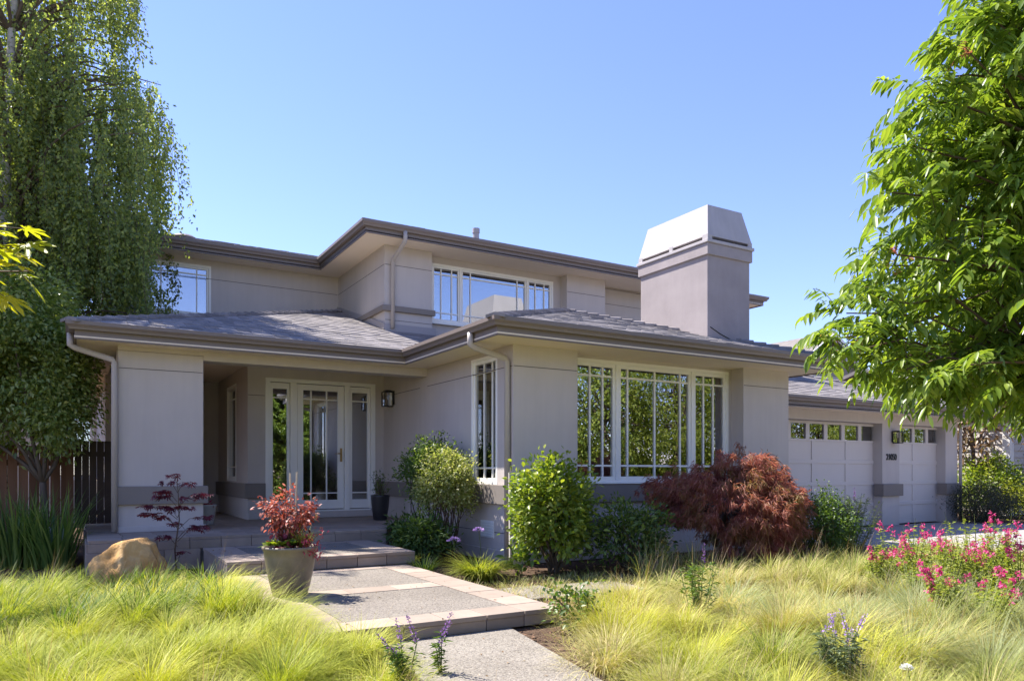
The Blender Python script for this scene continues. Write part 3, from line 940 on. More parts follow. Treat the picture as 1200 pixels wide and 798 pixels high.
def house_roofs():
    H = house
    m = 0.32; z0 = 3.285
    t, b, c = MB(), MB(), MB()
    roof_slope(t, b, (0, 11.33), (1, 0), (0, 1), m, z0, lambda q: -0.07 + q, lambda q: (4.63 + q) if q <= 2.57 else 5.3, 5.37)
    roof_slope(t, b, (-0.07, 0), (0, 1), (1, 0), m, z0, lambda q: 11.33 + q, lambda q: 21.8 if q < 0.6 else 16.9, 5.35)
    roof_slope(t, b, (4.63, 0), (0, 1), (1, 0), m, z0, lambda q: 8.23 + q, lambda q: min(11.33 + q, 13.9), 3.53)
    roof_slope(t, b, (0, 8.23), (1, 0), (0, 1), m, z0, lambda q: 4.63 + q, lambda q: 11.69 - q, 3.53)
    roof_slope(t, b, (11.69, 0), (0, 1), (-1, 0), m, z0, lambda q: 8.23 + q, lambda q: 13.9, 3.53)
    r = b.build('roof', M['underlay'], H)
    t.build('shingles', M['shake'], r)
    z = lambda q: z0 + m * q + 0.012
    hip_caps(c, (-0.07, 11.33, z(0)), (5.28, 16.68, z(5.35)))
    hip_caps(c, (4.63, 8.23, z(0)), (8.16, 11.76, z(3.53)))
    hip_caps(c, (11.69, 8.23, z(0)), (8.16, 11.76, z(3.53)))
    hip_caps(c, (8.16, 11.76, z(3.53)), (8.16, 13.88, z(3.53)))
    c.build_each('hip_cap', M['shake'], r)
    f = MB()                                                # flashing where the roof meets the upper walls
    f.hexa([(5.27, 13.88, z(2.6)), (5.30, 13.88, z(2.6)), (5.30, 16.9, z(5.37)), (5.27, 16.9, z(5.37))],
           [(5.27, 13.88, z(2.6) + .13), (5.30, 13.88, z(2.6) + .13), (5.30, 16.9, z(5.37) + .13), (5.27, 16.9, z(5.37) + .13)])
    f.box(5.30, 6.4, 13.87, 13.898, z(2.57) - 0.05, z(2.57) + 0.13)
    f.build('flashing', M['flashing'], r)

def house_upper():
    H = house
    S = 5.82
    w = MB()
    wall_x(w, 14.302, 16.9, 3.5, S, 5.30, 0.18)
    w.box(5.30, 6.33, 13.90, 14.3, 3.5, S - 0.002)
    wall_y(w, 6.33, 9.70, 3.5, S - 0.002, 14.16, 0.18, [(6.42, 9.50, 4.44, 5.68)])
    w.box(9.70, 10.80, 13.90, 14.34, 3.5, S - 0.002)
    wall_y(w, 10.80, 15.2, 3.5, S - 0.002, 14.42, 0.18)
    w.box(15.02, 15.2, 14.60, 19, 3.5, S - 0.002)
    wall_y(w, 0.5, 5.30, 3.3, S - 0.002, 16.9, 0.18, [(1.25, 2.52, 4.60, 5.70)])
    w.box(0.5, 0.68, 17.08, 24, 3.1, S - 0.002)
    w.build('upper_wall', M['stucco'], H)
    t = MB()
    t.box(5.235, 6.38, 13.835, 13.899, 4.50, 4.61)
    t.box(5.235, 5.299, 13.899, 15.4, 4.50, 4.61)
    t.build_each('band', M['band'], H, bevel=0.005)
    j = MB()
    strip_x(j, 13.91, 16.88, 5.43, 5.30); strip_y(j, 5.31, 6.32, 5.43, 13.90); strip_y(j, 9.71, 10.79, 5.43, 13.90)
    strip_y(j, 0.6, 5.28, 5.43, 16.9); strip_y(j, 10.81, 15.0, 5.43, 14.42); strip_y(j, 5.31, 6.32, 4.33, 13.90)
    j.build_each('control_joint', M['joint'], H)
    s = MB()
    s.box(-0.1, 4.70, 16.30, 17.08, S, S + .02); s.box(4.70, 5.48, 13.30, 17.08, S, S + .02)
    s.box(5.48, 12.0, 13.30, 14.6, S, S + .02); s.box(12.0, 16.05, 13.72, 14.6, S, S + .02); s.box(15.2, 16.05, 14.6, 19, S, S + .02)
    s.box(-0.1, 0.5, 17.08, 22, S, S + .02)
    s.build('soffit', M['soffit'], H)
    window(H, Plane('y', 14.19), 6.42, 9.50, 4.44, 5.68,
           [(6.42, 7.12, [6.67, 6.92]), (7.12, 8.80, [7.37, 8.55]), (8.80, 9.50, [9.03, 9.27])], [5.47, 4.66], fw=0.05, sw=0.035)
    window(H, Plane('y', 16.93), 1.25, 2.52, 4.60, 5.70, [(1.25, 2.52, [1.55, 2.24])], [5.50], fw=0.05, sw=0.04)
    sl = MB(); sl.box(6.40, 9.52, 14.08, 14.16, 4.40, 4.438); sl.build('sill', M['frame'], H)
    i = MB(); i.box(5.5, 15, 16.0, 16.1, 3.5, S); i.box(5.49, 15.0, 14.35, 16.0, S - 0.03, S - 0.01); i.box(0.7, 5.28, 18.4, 18.5, 3.5, S)
    i.box(5.49, 15.0, 14.61, 16.0, 3.5, 3.6); i.box(0.7, 5.28, 17.1, 18.4, S - 0.03, S - 0.01)
    i.build('interior', M['inner_wall'], H)
    line = [(-0.15, 22), (-0.15, 16.3), (4.70, 16.3), (4.70, 13.3), (12.0, 13.3), (12.0, 13.72), (16.05, 13.72), (16.05, 19)]
    fa = MB(); fa.sweep(line, [(0, S - .025), (0, S + .15), (-.025, S + .15), (-.025, S - .025)], 1)
    fo = fa.build('fascia', M['fascia'], H)
    gu = MB(); gut(gu, line, S + 0.09); gu.build('gutter', M['gutter'], fo)
    m = 0.31; z0 = S + 0.19
    t, b = MB(), MB()
    roof_slope(t, b, (0, 16.22), (1, 0), (0, 1), m, z0, lambda q: -0.2 + q, lambda q: 4.63 + min(q, 2.6), 2.4)
    roof_slope(t, b, (0, 13.22), (1, 0), (0, 1), m, z0, lambda q: 4.63 + q, lambda q: 12.0 - q, 3.6)
    roof_slope(t, b, (4.63, 0), (0, 1), (1, 0), m, z0, lambda q: 13.22 + q, lambda q: 16.22 + q, 3.6)
    roof_slope(t, b, (0, 13.64), (1, 0), (0, 1), m, z0, lambda q: 11.0, lambda q: 16.1 - q, 2.6)
    roof_slope(t, b, (16.1, 0), (0, 1), (-1, 0), m, z0, lambda q: 13.64 + q, lambda q: 19, 2.6)
    roof_slope(t, b, (-0.2, 0), (0, 1), (1, 0), m, z0, lambda q: 16.22 + q, lambda q: 22, 2.4)
    r = b.build('roof', M['underlay'], H)
    t.build('shingles', M['shake'], r)
    v = MB()
    v.tube([(7.72, 14.6, z0 + .3), (7.72, 14.6, z0 + 0.66)], 0.07, 12)
    v.tube([(7.72, 14.6, z0 + 0.62), (7.72, 14.6, z0 + 0.72)], 0.085, 12)
    v.build('vent_pipe', M['flashing'], r)
    v = MB(); v.lathe([(0.28, 0), (0.28, 0.05), (0.2, 0.10), (0.05, 0.12)], (2.0, 17.0, z0 + 0.18), 16)
    v.build('roof_vent', M['gutter'], r)

def house_chimney():
    H = house
    x0, x1, y0, y1 = 9.60, 10.66, 9.43, 11.22
    c = MB(); c.box(x0, x1, y0, y1, 3.2, 5.36)
    ch = c.build('chimney', M['stucco_chimney'], H, bevel=0.012)
    b = MB()
    b.box(x0 - .036, x1 + .036, y0 - .036, y1 + .036, 5.13, 5.335)
    b.build('collar', M['stucco_chimney'], ch, bevel=0.008)
    b = MB()
    b.box(x0 - .062, x1 + .062, y0 - .062, y1 + .062, 5.337, 5.395)
    b.build('ledge', M['cap_metal'], ch, bevel=0.008)
    # metal hood: lower strip with slots, then a truncated pyramid
    k = MB()
    def posts(a0, a1, fixed, axis, cuts):
        for p, q in cuts:
            if axis == 'y': k.box(fixed, fixed + 0.03, p, q, 5.396, 5.49)
            else: k.box(p, q, fixed, fixed + 0.03, 5.396, 5.49)
    posts(0, 0, x0 - .03, 'y', [(y0 - .03, y0 + .10), (y0 + .86, y0 + .95), (y1 - .08, y1 + .03)])
    posts(0, 0, x1, 'y', [(y0 - .03, y0 + .10), (y0 + .86, y0 + .95), (y1 - .08, y1 + .03)])
    posts(0, 0, y0 - .03, 'x', [(x0 + 0.001, x0 + .08), (x1 - .07, x1 - 0.001)])
    posts(0, 0, y1, 'x', [(x0 + 0.001, x0 + .08), (x1 - .07, x1 - 0.001)])
    i = 0.13
    bt = [(x0 - .03, y0 - .03, 5.46), (x1 + .03, y0 - .03, 5.46), (x1 + .03, y1 + .03, 5.46), (x0 - .03, y1 + .03, 5.46)]
    tp = [(x0 - .03 + i, y0 - .03 + i, 6.06), (x1 + .03 - i, y0 - .03 + i, 6.06), (x1 + .03 - i, y1 + .03 - i, 6.06), (x0 - .03 + i, y1 + .03 - i, 6.06)]
    k.hexa(bt, tp)
    k.build('hood', M['cap_metal'], ch)
    l = MB(); l.tube([(9.66, 9.425, 3.86), (9.9, 9.424, 3.76), (10.2, 9.424, 3.67), (10.5, 9.42, 3.60)], 0.008, 6)
    l.build('cable', M['black_metal'], ch)

def pipe_run(mb, pts, w=0.035, d=0.028):
    mb.tube(pts, w, 4, True)

def house_trim():
    H = house
    def spout(pts):
        d = MB()
        d.tube(pts, 0.042, 12)
        return d.build('downspout', M['downspout'], H, smooth=True)
    spout([(-0.05, 11.78, 3.20), (-0.05, 11.78, 3.04), (0.0, 11.79, 3.01), (0.46, 11.80, 2.88), (0.485, 11.80, 2.83), (0.485, 11.80, 0.46)])
    spout([(4.65, 8.96, 3.20), (4.65, 8.96, 3.04), (4.70, 8.965, 3.01), (5.21, 8.985, 2.90), (5.25, 8.99, 2.85), (5.25, 8.99, 0.03)])
    spout([(5.47, 13.25, 5.92), (5.47, 13.25, 5.76), (5.47, 13.30, 5.72), (5.45, 13.80, 5.52), (5.45, 13.845, 5.47), (5.45, 13.845, 4.16)])
    v = MB()
    v.box(5.285, 5.299, 9.45, 9.85, 0.33, 0.58); 
    for k in range(6): v.box(5.275, 5.286, 9.47, 9.83, 0.345 + k * 0.04, 0.362 + k * 0.04)
    v.build('foundation_vent', M['pvc'], H)
    v = MB()
    v.box(6.6, 7.2, 9.165, 9.189, 0.32, 0.60)
    v.build('foundation_vent', M['joint'], H)

def house_garage():
    H = house
    y = 10.77; yd = 11.02
    w = MB()
    wall_y(w, 11.08, 20.06, 2.47, 2.72, y, 0.25)
    w.box(16.78, 17.47, y, yd + .1, 0.0, 2.47); w.box(19.50, 20.06, y, yd + .1, 0.0, 2.47); w.box(11.08, 12.05, y, yd + .1, 0, 2.47)
    w.box(19.86, 20.06, yd + .1, 17, 0, 2.72)
    w.build('garage_wall', M['stucco'], H)
    t = MB()
    t.box(16.72, 17.53, y - .07, y - .001, 0.72, 1.01); t.box(16.72, 16.779, y - .001, yd - 0.06, 0.72, 1.01)
    t.box(19.44, 20.12, y - .07, y - .001, 0.72, 1.01); t.box(19.44, 19.499, y - .001, yd - .06, 0.72, 1.01)
    t.box(12.051, 12.11, y - .001, yd - .06, 0.72, 1.01); t.box(11.09, 12.11, y - .07, y - .001, 0.72, 1.01)
    t.build_each('band', M['band'], H, bevel=0.006)
    def door(x0, x1, panes, cols):
        d = MB(); g = MB(); P = Plane('y', yd)
        zt, zg0, zg1 = 2.465, 2.055, 2.405
        d.box(x0, x1, yd, yd + 0.05, 0.012, zg0)                # panels behind
        d.box(x0, x1, yd - 0.02, yd + 0.05, zg1, zt)
        prev = x0
        for p0, p1 in panes:
            d.box(prev, p0, yd - 0.02, yd + 0.05, zg0, zg1); prev = p1
            P.box(g, p0 - .005, p1 + .005, 0.012, 0.018, zg0 - .005, zg1 + .005)
        d.box(prev, x1, yd - 0.02, yd + 0.05, zg0, zg1)
        rows = [0.012, 0.52, 1.03, 1.54, 2.055]
        for r in rows: d.box(x0, x1, yd - 0.020, yd - 0.0005, max(0.012, r - 0.045), r + (0.045 if r < 2 else 0))
        for c in cols:
            for r0, r1 in zip(rows[:-1], rows[1:]):
                d.box(c - 0.045, c + 0.045, yd - 0.019, yd - 0.0005, r0 + 0.045, r1 - 0.045)
        o = d.build('garage_door', M['garage_door'], H, bevel=0.004)
        g.build('pane', M['glass'], o)
        return o
    pl = [(16.82 - 0.512 - 0.637 * k, 16.82 - 0.637 * k) for k in range(7)][::-1]
    door(12.05, 16.97, pl, [12.1, 13.3, 14.52, 15.74, 16.92])['label'] = 'wide double garage door'
    door(17.22, 19.72, [(17.32, 17.80), (17.92, 18.40), (18.51, 18.99), (19.11, 19.59)], [17.27, 18.46, 19.67])['label'] = 'narrow single garage door'
    s = MB(); s.box(11.63, 20.70, 10.20, y, 2.69, 2.708); s.box(20.06, 20.70, y, 17, 2.69, 2.708)
    s.build('soffit', M['soffit'], H)
    inn = MB(); inn.box(12.0, 19.8, 14.5, 14.6, 0, 2.7); inn.box(12.0, 19.85, 11.13, 14.5, 2.72, 2.74); inn.box(12.0, 19.85, 11.13, 14.5, 0.0, 0.01)
    inn.build('interior', M['inner_wall'], H)
    line = [(11.64, 10.2), (20.70, 10.2), (20.70, 17)]
    fa = MB(); fa.sweep(line, [(0, 2.67), (0, 2.86), (-.025, 2.86), (-.025, 2.67)], 1)
    fo = fa.build('fascia', M['fascia'], H)
    gu = MB(); gut(gu, line, 2.79); gu.build('gutter', M['gutter'], fo)
    t, b, c = MB(), MB(), MB()
    m = 0.32; z0 = 2.885
    roof_slope(t, b, (0, 10.13), (1, 0), (0, 1), m, z0, lambda q: 11.09, lambda q: 20.77 - q, 3.5)
    roof_slope(t, b, (20.77, 0), (0, 1), (-1, 0), m, z0, lambda q: 10.13 + q, lambda q: 17, 3.5)
    r = b.build('roof', M['underlay'], H)
    t.build('shingles', M['shake'], r)
    hip_caps(c, (20.77, 10.13, z0 + .012), (17.27, 13.63, z0 + .012 + 3.5 * m)); c.build_each('hip_cap', M['shake'], r)
    d = MB(); d.tube([(20.62, 10.2, 2.78), (20.55, 10.3, 2.62), (20.14, 10.72, 2.5), (20.11, 10.72, 2.42), (20.11, 10.72, 0.05)], 0.04, 12)
    d.build('downspout', M['downspout'], H, smooth=True)
    cu = bpy.data.curves.new('house_number', 'FONT')
    cu.body = '21050'; cu.size = 0.215; cu.extrude = 0.008; cu.offset = 0.002; cu.align_x = 'CENTER'; cu.align_y = 'CENTER'; cu.space_character = 0.92
    cu.materials.append(M['black_metal'])
    tmp = bpy.data.objects.new('house_number_text', cu); COL.objects.link(tmp)
    bpy.context.view_layer.update()
    me = bpy.data.meshes.new_from_object(tmp.evaluated_get(bpy.context.evaluated_depsgraph_get()))
    bpy.data.objects.remove(tmp)
    o = bpy.data.objects.new('house_number', me); COL.objects.link(o)
    o.parent = H; o.location = Vector((17.13, y - 0.012, 1.66)) - wloc(H); o.rotation_euler = (R(90), 0, 0); o.scale = (0.85, 1.0, 1.0)

house_lower(); house_roofs(); house_upper(); house_chimney(); house_trim(); house_garage()

# ------------------------------------------------------------------ lanterns, fence, neighbour
def lantern(loc, ax, label):
    """wall lantern; ax = outward direction in plan"""
    t = thing('wall_lantern', loc, label, 'lantern', 'wall lanterns')
    a = Vector((ax[0], ax[1], 0)); s = Vector((-ax[1], ax[0], 0)); L = Vector(loc)
    def bx(mb, a0, a1, s0, s1, z0, z1):
        q = [L + a * u + s * v for u, v in ((a0, s0), (a0, s1), (a1, s1), (a1, s0))]
        mb.hexa([(p.x, p.y, L.z + z0) for p in q], [(p.x, p.y, L.z + z1) for p in q])
    b = MB(); bx(b, 0.001, 0.02, -0.05, 0.05, -0.12, 0.14); bx(b, 0.02, 0.10, -0.012, 0.012, 0.12, 0.145)
    b.build('bracket', M['black_metal'], t)
    f = MB()
    bx(f, 0.045, 0.215, -0.085, 0.085, 0.10, 0.118); bx(f, 0.075, 0.185, -0.055, 0.055, 0.118, 0.145); bx(f, 0.045, 0.215, -0.085, 0.085, -0.165, -0.145)
    for u in (0.052, 0.208):
        for v in (-0.078, 0.078): bx(f, u - .008, u + .008, v - .008, v + .008, -0.145, 0.10)
    f.build('frame', M['black_metal'], t)
    g = MB(); bx(g, 0.058, 0.202, -0.072, 0.072, -0.144, 0.099); g.build('pane', M['lamp_glass'], t)
    c = MB(); c.tube([L + a * 0.13 + Vector((0, 0, -0.144)), L + a * 0.13 + Vector((0, 0, -0.03))], 0.018, 10); c.build('candle', M['curtain'], t)
lantern((5.298, 13.42, 2.72), (-1, 0), 'black box lantern on the porch side wall right of the front door')
lantern((17.2, 10.768, 2.16), (0, -1), 'black box lantern on the pillar between the garage doors')

def fence():
    t = thing('wooden_fence', (-3, 13.6, 0), 'dark weathered board fence behind the strappy plants left of the house', 'fence')
    b = MB()
    x = -9.0
    while x < -0.12:
        w = random.uniform(0.125, 0.145)
        b.box(x, x + w - random.uniform(0.004, 0.02), 13.60 + random.uniform(-.006, .006), 13.625, 0.04, 1.72 + random.uniform(-.02, .02))
        x += w
    b.build('boards', M['fence_wood'], t)
    r = MB(); r.box(-9, -0.1, 13.63, 13.67, 0.35, 0.44); r.box(-9, -0.1, 13.63, 13.67, 1.4, 1.49); r.build_each('rail', M['fence_wood'], t)
    for px in (-0.06, -2.4, -4.8, -7.2):
        p = MB(); p.box(px - .05, px + .05, 13.54, 13.64, 0, 1.82); p.build('post', M['fence_wood'], t)
    g = thing('garden_gate', (0.2, 13.7, 0), 'dark plain wooden gate between the fence end and the house', 'gate')
    b = MB()
    x = 0.0
    while x < 0.42:
        b.box(x, x + 0.10, 13.66, 13.685, 0.47, 1.80); x += 0.104
    b.build('boards', M['dark_wood'], g)
    r = MB(); r.box(0, .42, 13.69, 13.72, 0.6, 0.68); r.box(0, .42, 13.69, 13.72, 1.55, 1.63); r.build_each('rail', M['dark_wood'], g)
    for k, px in enumerate((-0.30, -0.14)):
        v = thing('sprinkler_valve', (px, 12.2, 0), ['white capped irrigation valve on a riser by the fence, nearer the sword leaved plants', 'white capped irrigation valve on a riser by the fence, nearer the porch'][k], 'valve', 'irrigation valves by the fence')
        m = MB(); m.tube([(px, 12.2, 0), (px, 12.2, 0.34)], 0.02, 10); m.build('riser', M['pvc'], v)
        m = MB(); m.lathe([(0.02, 0), (0.05, 0.01), (0.055, 0.07), (0.03, 0.10), (0.03, 0.17), (0.015, 0.19)], (px, 12.2, 0.34), 14); m.build('cap', M['pvc'], v, smooth=True)
fence()

def neighbour():
    t = thing('neighbouring_house', (24, 11.4, 0), 'neighbouring house of pale lap siding with white gable trim beyond the garage', 'house')
    w = MB()
    w.box(24.03, 33, 11.43, 20, 0, 3.4); w.box(24.03, 33, 20.03, 30, 0, 5.6)
    w.build('wall', M['siding'], t)
    s = MB()
    for k in range(27):
        z = 0.1 + k * 0.205
        if z < 3.3: s.hexa([(23.985, 11.5, z), (24.03, 11.5, z), (24.03, 20, z), (23.985, 20, z)], [(24.015, 11.5, z + .205), (24.03, 11.5, z + .205), (24.03, 20, z + .205), (24.015, 20, z + .205)])
        s.hexa([(24.4, 19.985, z), (31.5, 19.985, z), (31.5, 20.03, z), (24.4, 20.03, z)], [(24.4, 20.015, z + .205), (31.5, 20.015, z + .205), (31.5, 20.03, z + .205), (24.4, 20.03, z + .205)])
        if z < 3.3: s.hexa([(24.2, 11.385, z), (33, 11.385, z), (33, 11.43, z), (24.2, 11.43, z)], [(24.2, 11.415, z + .205), (33, 11.415, z + .205), (33, 11.43, z + .205), (24.2, 11.43, z + .205)])
    s.build('siding', M['siding'], t)
    c = MB(); c.box(23.95, 24.2, 11.35, 11.55, 0, 3.4); c.build('corner_board', M['white_trim'], t)
    r = MB()
    r.slab([(23.6, 11.0, 3.35), (33, 11.0, 3.35), (33, 16, 4.9), (23.6, 16, 4.9)], 0.12)
    r.slab([(23.6, 16, 4.9), (33, 16, 4.9), (33, 20, 3.7), (23.6, 20, 3.7)], 0.12)
    # gabled upper storey, gable to the front
    xa, ze = 27.2, 7.12
    for sg in (-1, 1):
        q = [(xa, 19.55, ze), (xa + sg * 3.1, 19.55, ze - 3.1 * 0.62), (xa + sg * 3.1, 30, ze - 3.1 * 0.62), (xa, 30, ze)]
        r.slab(q if sg > 0 else q[::-1], 0.10)
    r.build('roof', M['old_shake'], t)
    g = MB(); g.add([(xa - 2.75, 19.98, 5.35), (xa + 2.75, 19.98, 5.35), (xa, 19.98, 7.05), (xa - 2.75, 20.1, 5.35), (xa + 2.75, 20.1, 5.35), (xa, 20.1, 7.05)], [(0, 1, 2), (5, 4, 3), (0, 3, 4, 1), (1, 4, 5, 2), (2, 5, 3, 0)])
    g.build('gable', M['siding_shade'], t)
    b = MB()
    for sg in (-1, 1):
        p, q = Vector((xa + sg * .0, 19.5, ze - 0.02)), Vector((xa + sg * 3.15, 19.5, ze - 0.02 - 3.15 * .62))
        dn = Vector((0, 0, -0.24)); bk = Vector((0, 0.05, 0))
        b.hexa([p + dn, q + dn, q + dn + bk, p + dn + bk], [p, q, q + bk, p + bk])
    b.build('bargeboard', M['white_trim'], t)
    b = MB(); b.box(xa - 1.6, xa + 1.6, 19.6, 19.7, 5.95, 6.1); b.tube([(xa, 19.62, 6.9), (xa + .25, 19.62, 6.55), (xa + 0.45, 19.62, 6.1)], 0.07, 8); b.build('gable_brace', M['white_trim'], t)
neighbour()

# ------------------------------------------------------------------ planting helpers
UP = np.array([0, 0, 1.0])

def px(x, Z):
    """ground point (x, y) standing in the picture column x at depth Z metres"""
    X = (x - 600) / 865 * Z
    return (X * math.cos(TH) + Z * math.sin(TH), -X * math.sin(TH) + Z * math.cos(TH))

def crown_pts(c, r, n_cl, per, cl_r, shell=0.55, flat=0.0, lo=-1.0):
    """clump centres in an ellipsoid, leaves gathered round each; returns points, outward dirs, clump centres"""
    C = rand_dirs(n_cl * 3)
    C = C[C[:, 2] > lo][:n_cl]
    rad = (shell + (1 - shell) * rng.random(len(C)) ** 0.7) * (1 + 0.12 * rng.normal(size=len(C)))
    C = C * rad[:, None] * np.array(r) + np.array(c)
    k = rng.integers(per // 2, per + per // 2 + 1, len(C))
    idx = np.repeat(np.arange(len(C)), k)
    off = rng.normal(size=(len(idx), 3)) * cl_r * (0.6 + 0.8 * rng.random(len(C)))[idx][:, None]
    P = C[idx] + off
    out = unit((P - np.array(c)) / np.array(r))
    return P, out, C

def woody(mb, base, top, r0, r1, bend=0.1, n=6):
    base, top = Vector(base), Vector(top)
    L = (top - base).length
    pts = []
    o = Vector((random.uniform(-1, 1), random.uniform(-1, 1), random.uniform(-.3, .3))) * L * bend
    for i in range(n + 1):
        t = i / n
        pts.append(base.lerp(top, t) + o * math.sin(math.pi * t) + Vector((random.uniform(-1, 1), random.uniform(-1, 1), 0)) * L * bend * 0.12 * (0 < i < n))
    mb.tube(pts, [r0 + (r1 - r0) * i / n for i in range(n + 1)], 7)
    return pts

def shrub(name, loc, h, r, mat, label, cat='shrub', group=None, n_cl=60, per=40, cl_r=0.09, L=0.06, W=0.028, z0=0.1, stem='bark', stems=6,
          up=0.3, droop=0.2, shell=0.45, big=False, stem_r=0.012, jit=0.7, lo=-0.8):
    t = thing(name, (loc[0], loc[1], 0), label, cat, group)
    c = (loc[0], loc[1], z0 + (h - z0) / 2)
    rr = (r[0], r[1], (h - z0) / 2)
    P, out, C = crown_pts(c, rr, n_cl, per, cl_r, shell, lo=lo)
    P = P[P[:, 2] > 0.02]; out = unit((P - np.array(c)) / np.array(rr))
    D = unit(out + UP * up + rng.normal(size=P.shape) * jit)
    N = unit(out * 0.7 + UP * 0.8 + rng.normal(size=P.shape) * 0.45)
    n = len(P)
    Leaves().add(P, D, N, L * rng.uniform(0.6, 1.2, n), W * rng.uniform(0.7, 1.2, n), droop, 0.15, big).build('leaves', mat, t)
    s = MB()
    pick = rng.choice(len(C), min(len(C), stems * 3), replace=False)
    for i, q in enumerate(pick):
        a = rng.uniform(0, 6.28)
        b = (loc[0] + math.cos(a) * 0.05, loc[1] + math.sin(a) * 0.05, 0.0)
        woody(s, b, C[q], stem_r, stem_r * 0.3, 0.12, 5)
    s.build('stem', M[stem], t)
    return t

def tuft(name, loc, n, L, w, mat, label, cat='plant', group=None, r=0.12, th0=(0.05, 0.5), th1=(0.7, 1.8), parts=True, z=0.0):
    t = thing(name, (loc[0], loc[1], z), label, cat, group)
    d = hdir(n)
    rr = r * np.sqrt(rng.random(n))
    P = np.stack([loc[0] + d[:, 0] * rr, loc[1] + d[:, 1] * rr, np.full(n, z)], 1)
    d2 = unit(d + rng.normal(size=(n, 2)) * 0.5)
    a = rng.uniform(*th0, n)
    V = blades(P, d2, L * rng.uniform(0.55, 1.1, n), w * rng.uniform(0.7, 1.2, n), a, a + rng.uniform(*th1, n), 6)
    blade_obj('leaves', [V], mat, t)
    return t

# ------------------------------------------------------------------ weeping birch
def birch():
    bx, by = -1.05, 15.6
    t = thing('birch_tree', (bx, by, 0), 'tall weeping birch with pale trunk and hanging leafy strands left of the house', 'tree')
    tr = MB()
    pts = woody(tr, (bx, by, 0), (bx + 0.25, by - 0.1, 11.5), 0.17, 0.03, 0.02, 14)
    tr.build('trunk', M['birch_bark'], t, smooth=True)
    br = MB(); tips = []
    for i in range(230):
        f = rng.uniform(0.28, 0.97) if i < 115 else (rng.uniform(0.34, 0.62) if i < 180 else rng.uniform(.62, .9))
        p = Vector(pts[int(f * 14)])
        a = rng.uniform(0, 6.28) if (i < 115 or i >= 205) else rng.uniform(-1.1, 1.7)
        reach = rng.uniform(0.8, 3.1) * (1.12 - 0.5 * abs(f - 0.5))
        q = p + Vector((math.cos(a) * reach, math.sin(a) * reach * (0.7 if math.sin(a) < 0 else 1.0), rng.uniform(0.3, 1.3)))
        def col(w): return 600 + 865 * (w.x * math.cos(TH) - w.y * math.sin(TH)) / (w.x * math.sin(TH) + w.y * math.cos(TH))
        lim = rng.uniform(140, 190)
        if col(q) > lim: q = p.lerp(q, max(.25, (lim - col(p)) / (col(q) - col(p))))
        pp = []
        for k in range(7):
            u = k / 6
            pp.append(p.lerp(q, u) + Vector((0, 0, 0.6 * math.sin(u * 2.6))))
        br.tube(pp, [0.035 * (1 - 0.8 * k / 6) for k in range(7)], 5)
        for k in range(2, 7): tips.append((pp[k], f, k == 6))
    # strands
    LP, LD = [], []
    g0 = None
    ends = [pp_ for pp_ in tips if pp_[2]] + [pp_ for pp_ in tips if not pp_[2]]
    tress = 0
    for k in range(2350):
        if k % 8 == 0:
            p, f, _ = ends[tress] if tress < 200 else tips[rng.integers(len(tips))]
            tress += 1
            g0 = (np.array(p) + rng.normal(size=3) * np.array([.10, .10, .08]), rng.uniform(0.9, 3.6), rng.normal(size=2) * .10)
        p = g0[0] + rng.normal(size=3) * np.array([0.13, 0.13, 0.16])
        low = 3.9 if p[0] > -0.3 else (2.4 if p[1] > 13.9 else 2.9)
        if p[2] < 7: low -= .3
        ln = min(g0[1] * rng.uniform(.65, 1.1), max(0.3, p[2] - low - rng.uniform(0, 0.9)))
        sway = g0[2] + rng.normal(size=2) * 0.03
        m = int(ln * 42)
        u = np.sort(rng.random(m)) * ln
        S = p + np.stack([sway[0] * u + 0.05 * np.sin(u * 3 + k), sway[1] * u + 0.05 * np.cos(u * 2.3 + k), -u], 1)
        if k % 3 == 0:
            br.tube([tuple(S[0])] + [tuple(S[j]) for j in range(4, len(S), 9)] if len(S) > 5 else [tuple(p), tuple(p - UP * .3)], 0.004, 3, False)
        LP.append(S + rng.normal(size=S.shape) * 0.035)
        LD.append(np.concatenate([hdir(m), rng.uniform(-1.6, -0.2, (m, 1))], 1))
    P = np.concatenate(LP); D = unit(np.concatenate(LD))
    n = len(P)
    N = unit(rng.normal(size=(n, 3)) + np.concatenate([D[:, :2], np.zeros((n, 1))], 1) * 1.2)
    Leaves().add(P, D, N, rng.uniform(0.05, 0.085, n), rng.uniform(0.032, 0.055, n), 0.1, 0.1).build('crown', M['birch_leaf'], t)
    br.build('branch', M['bark'], t)

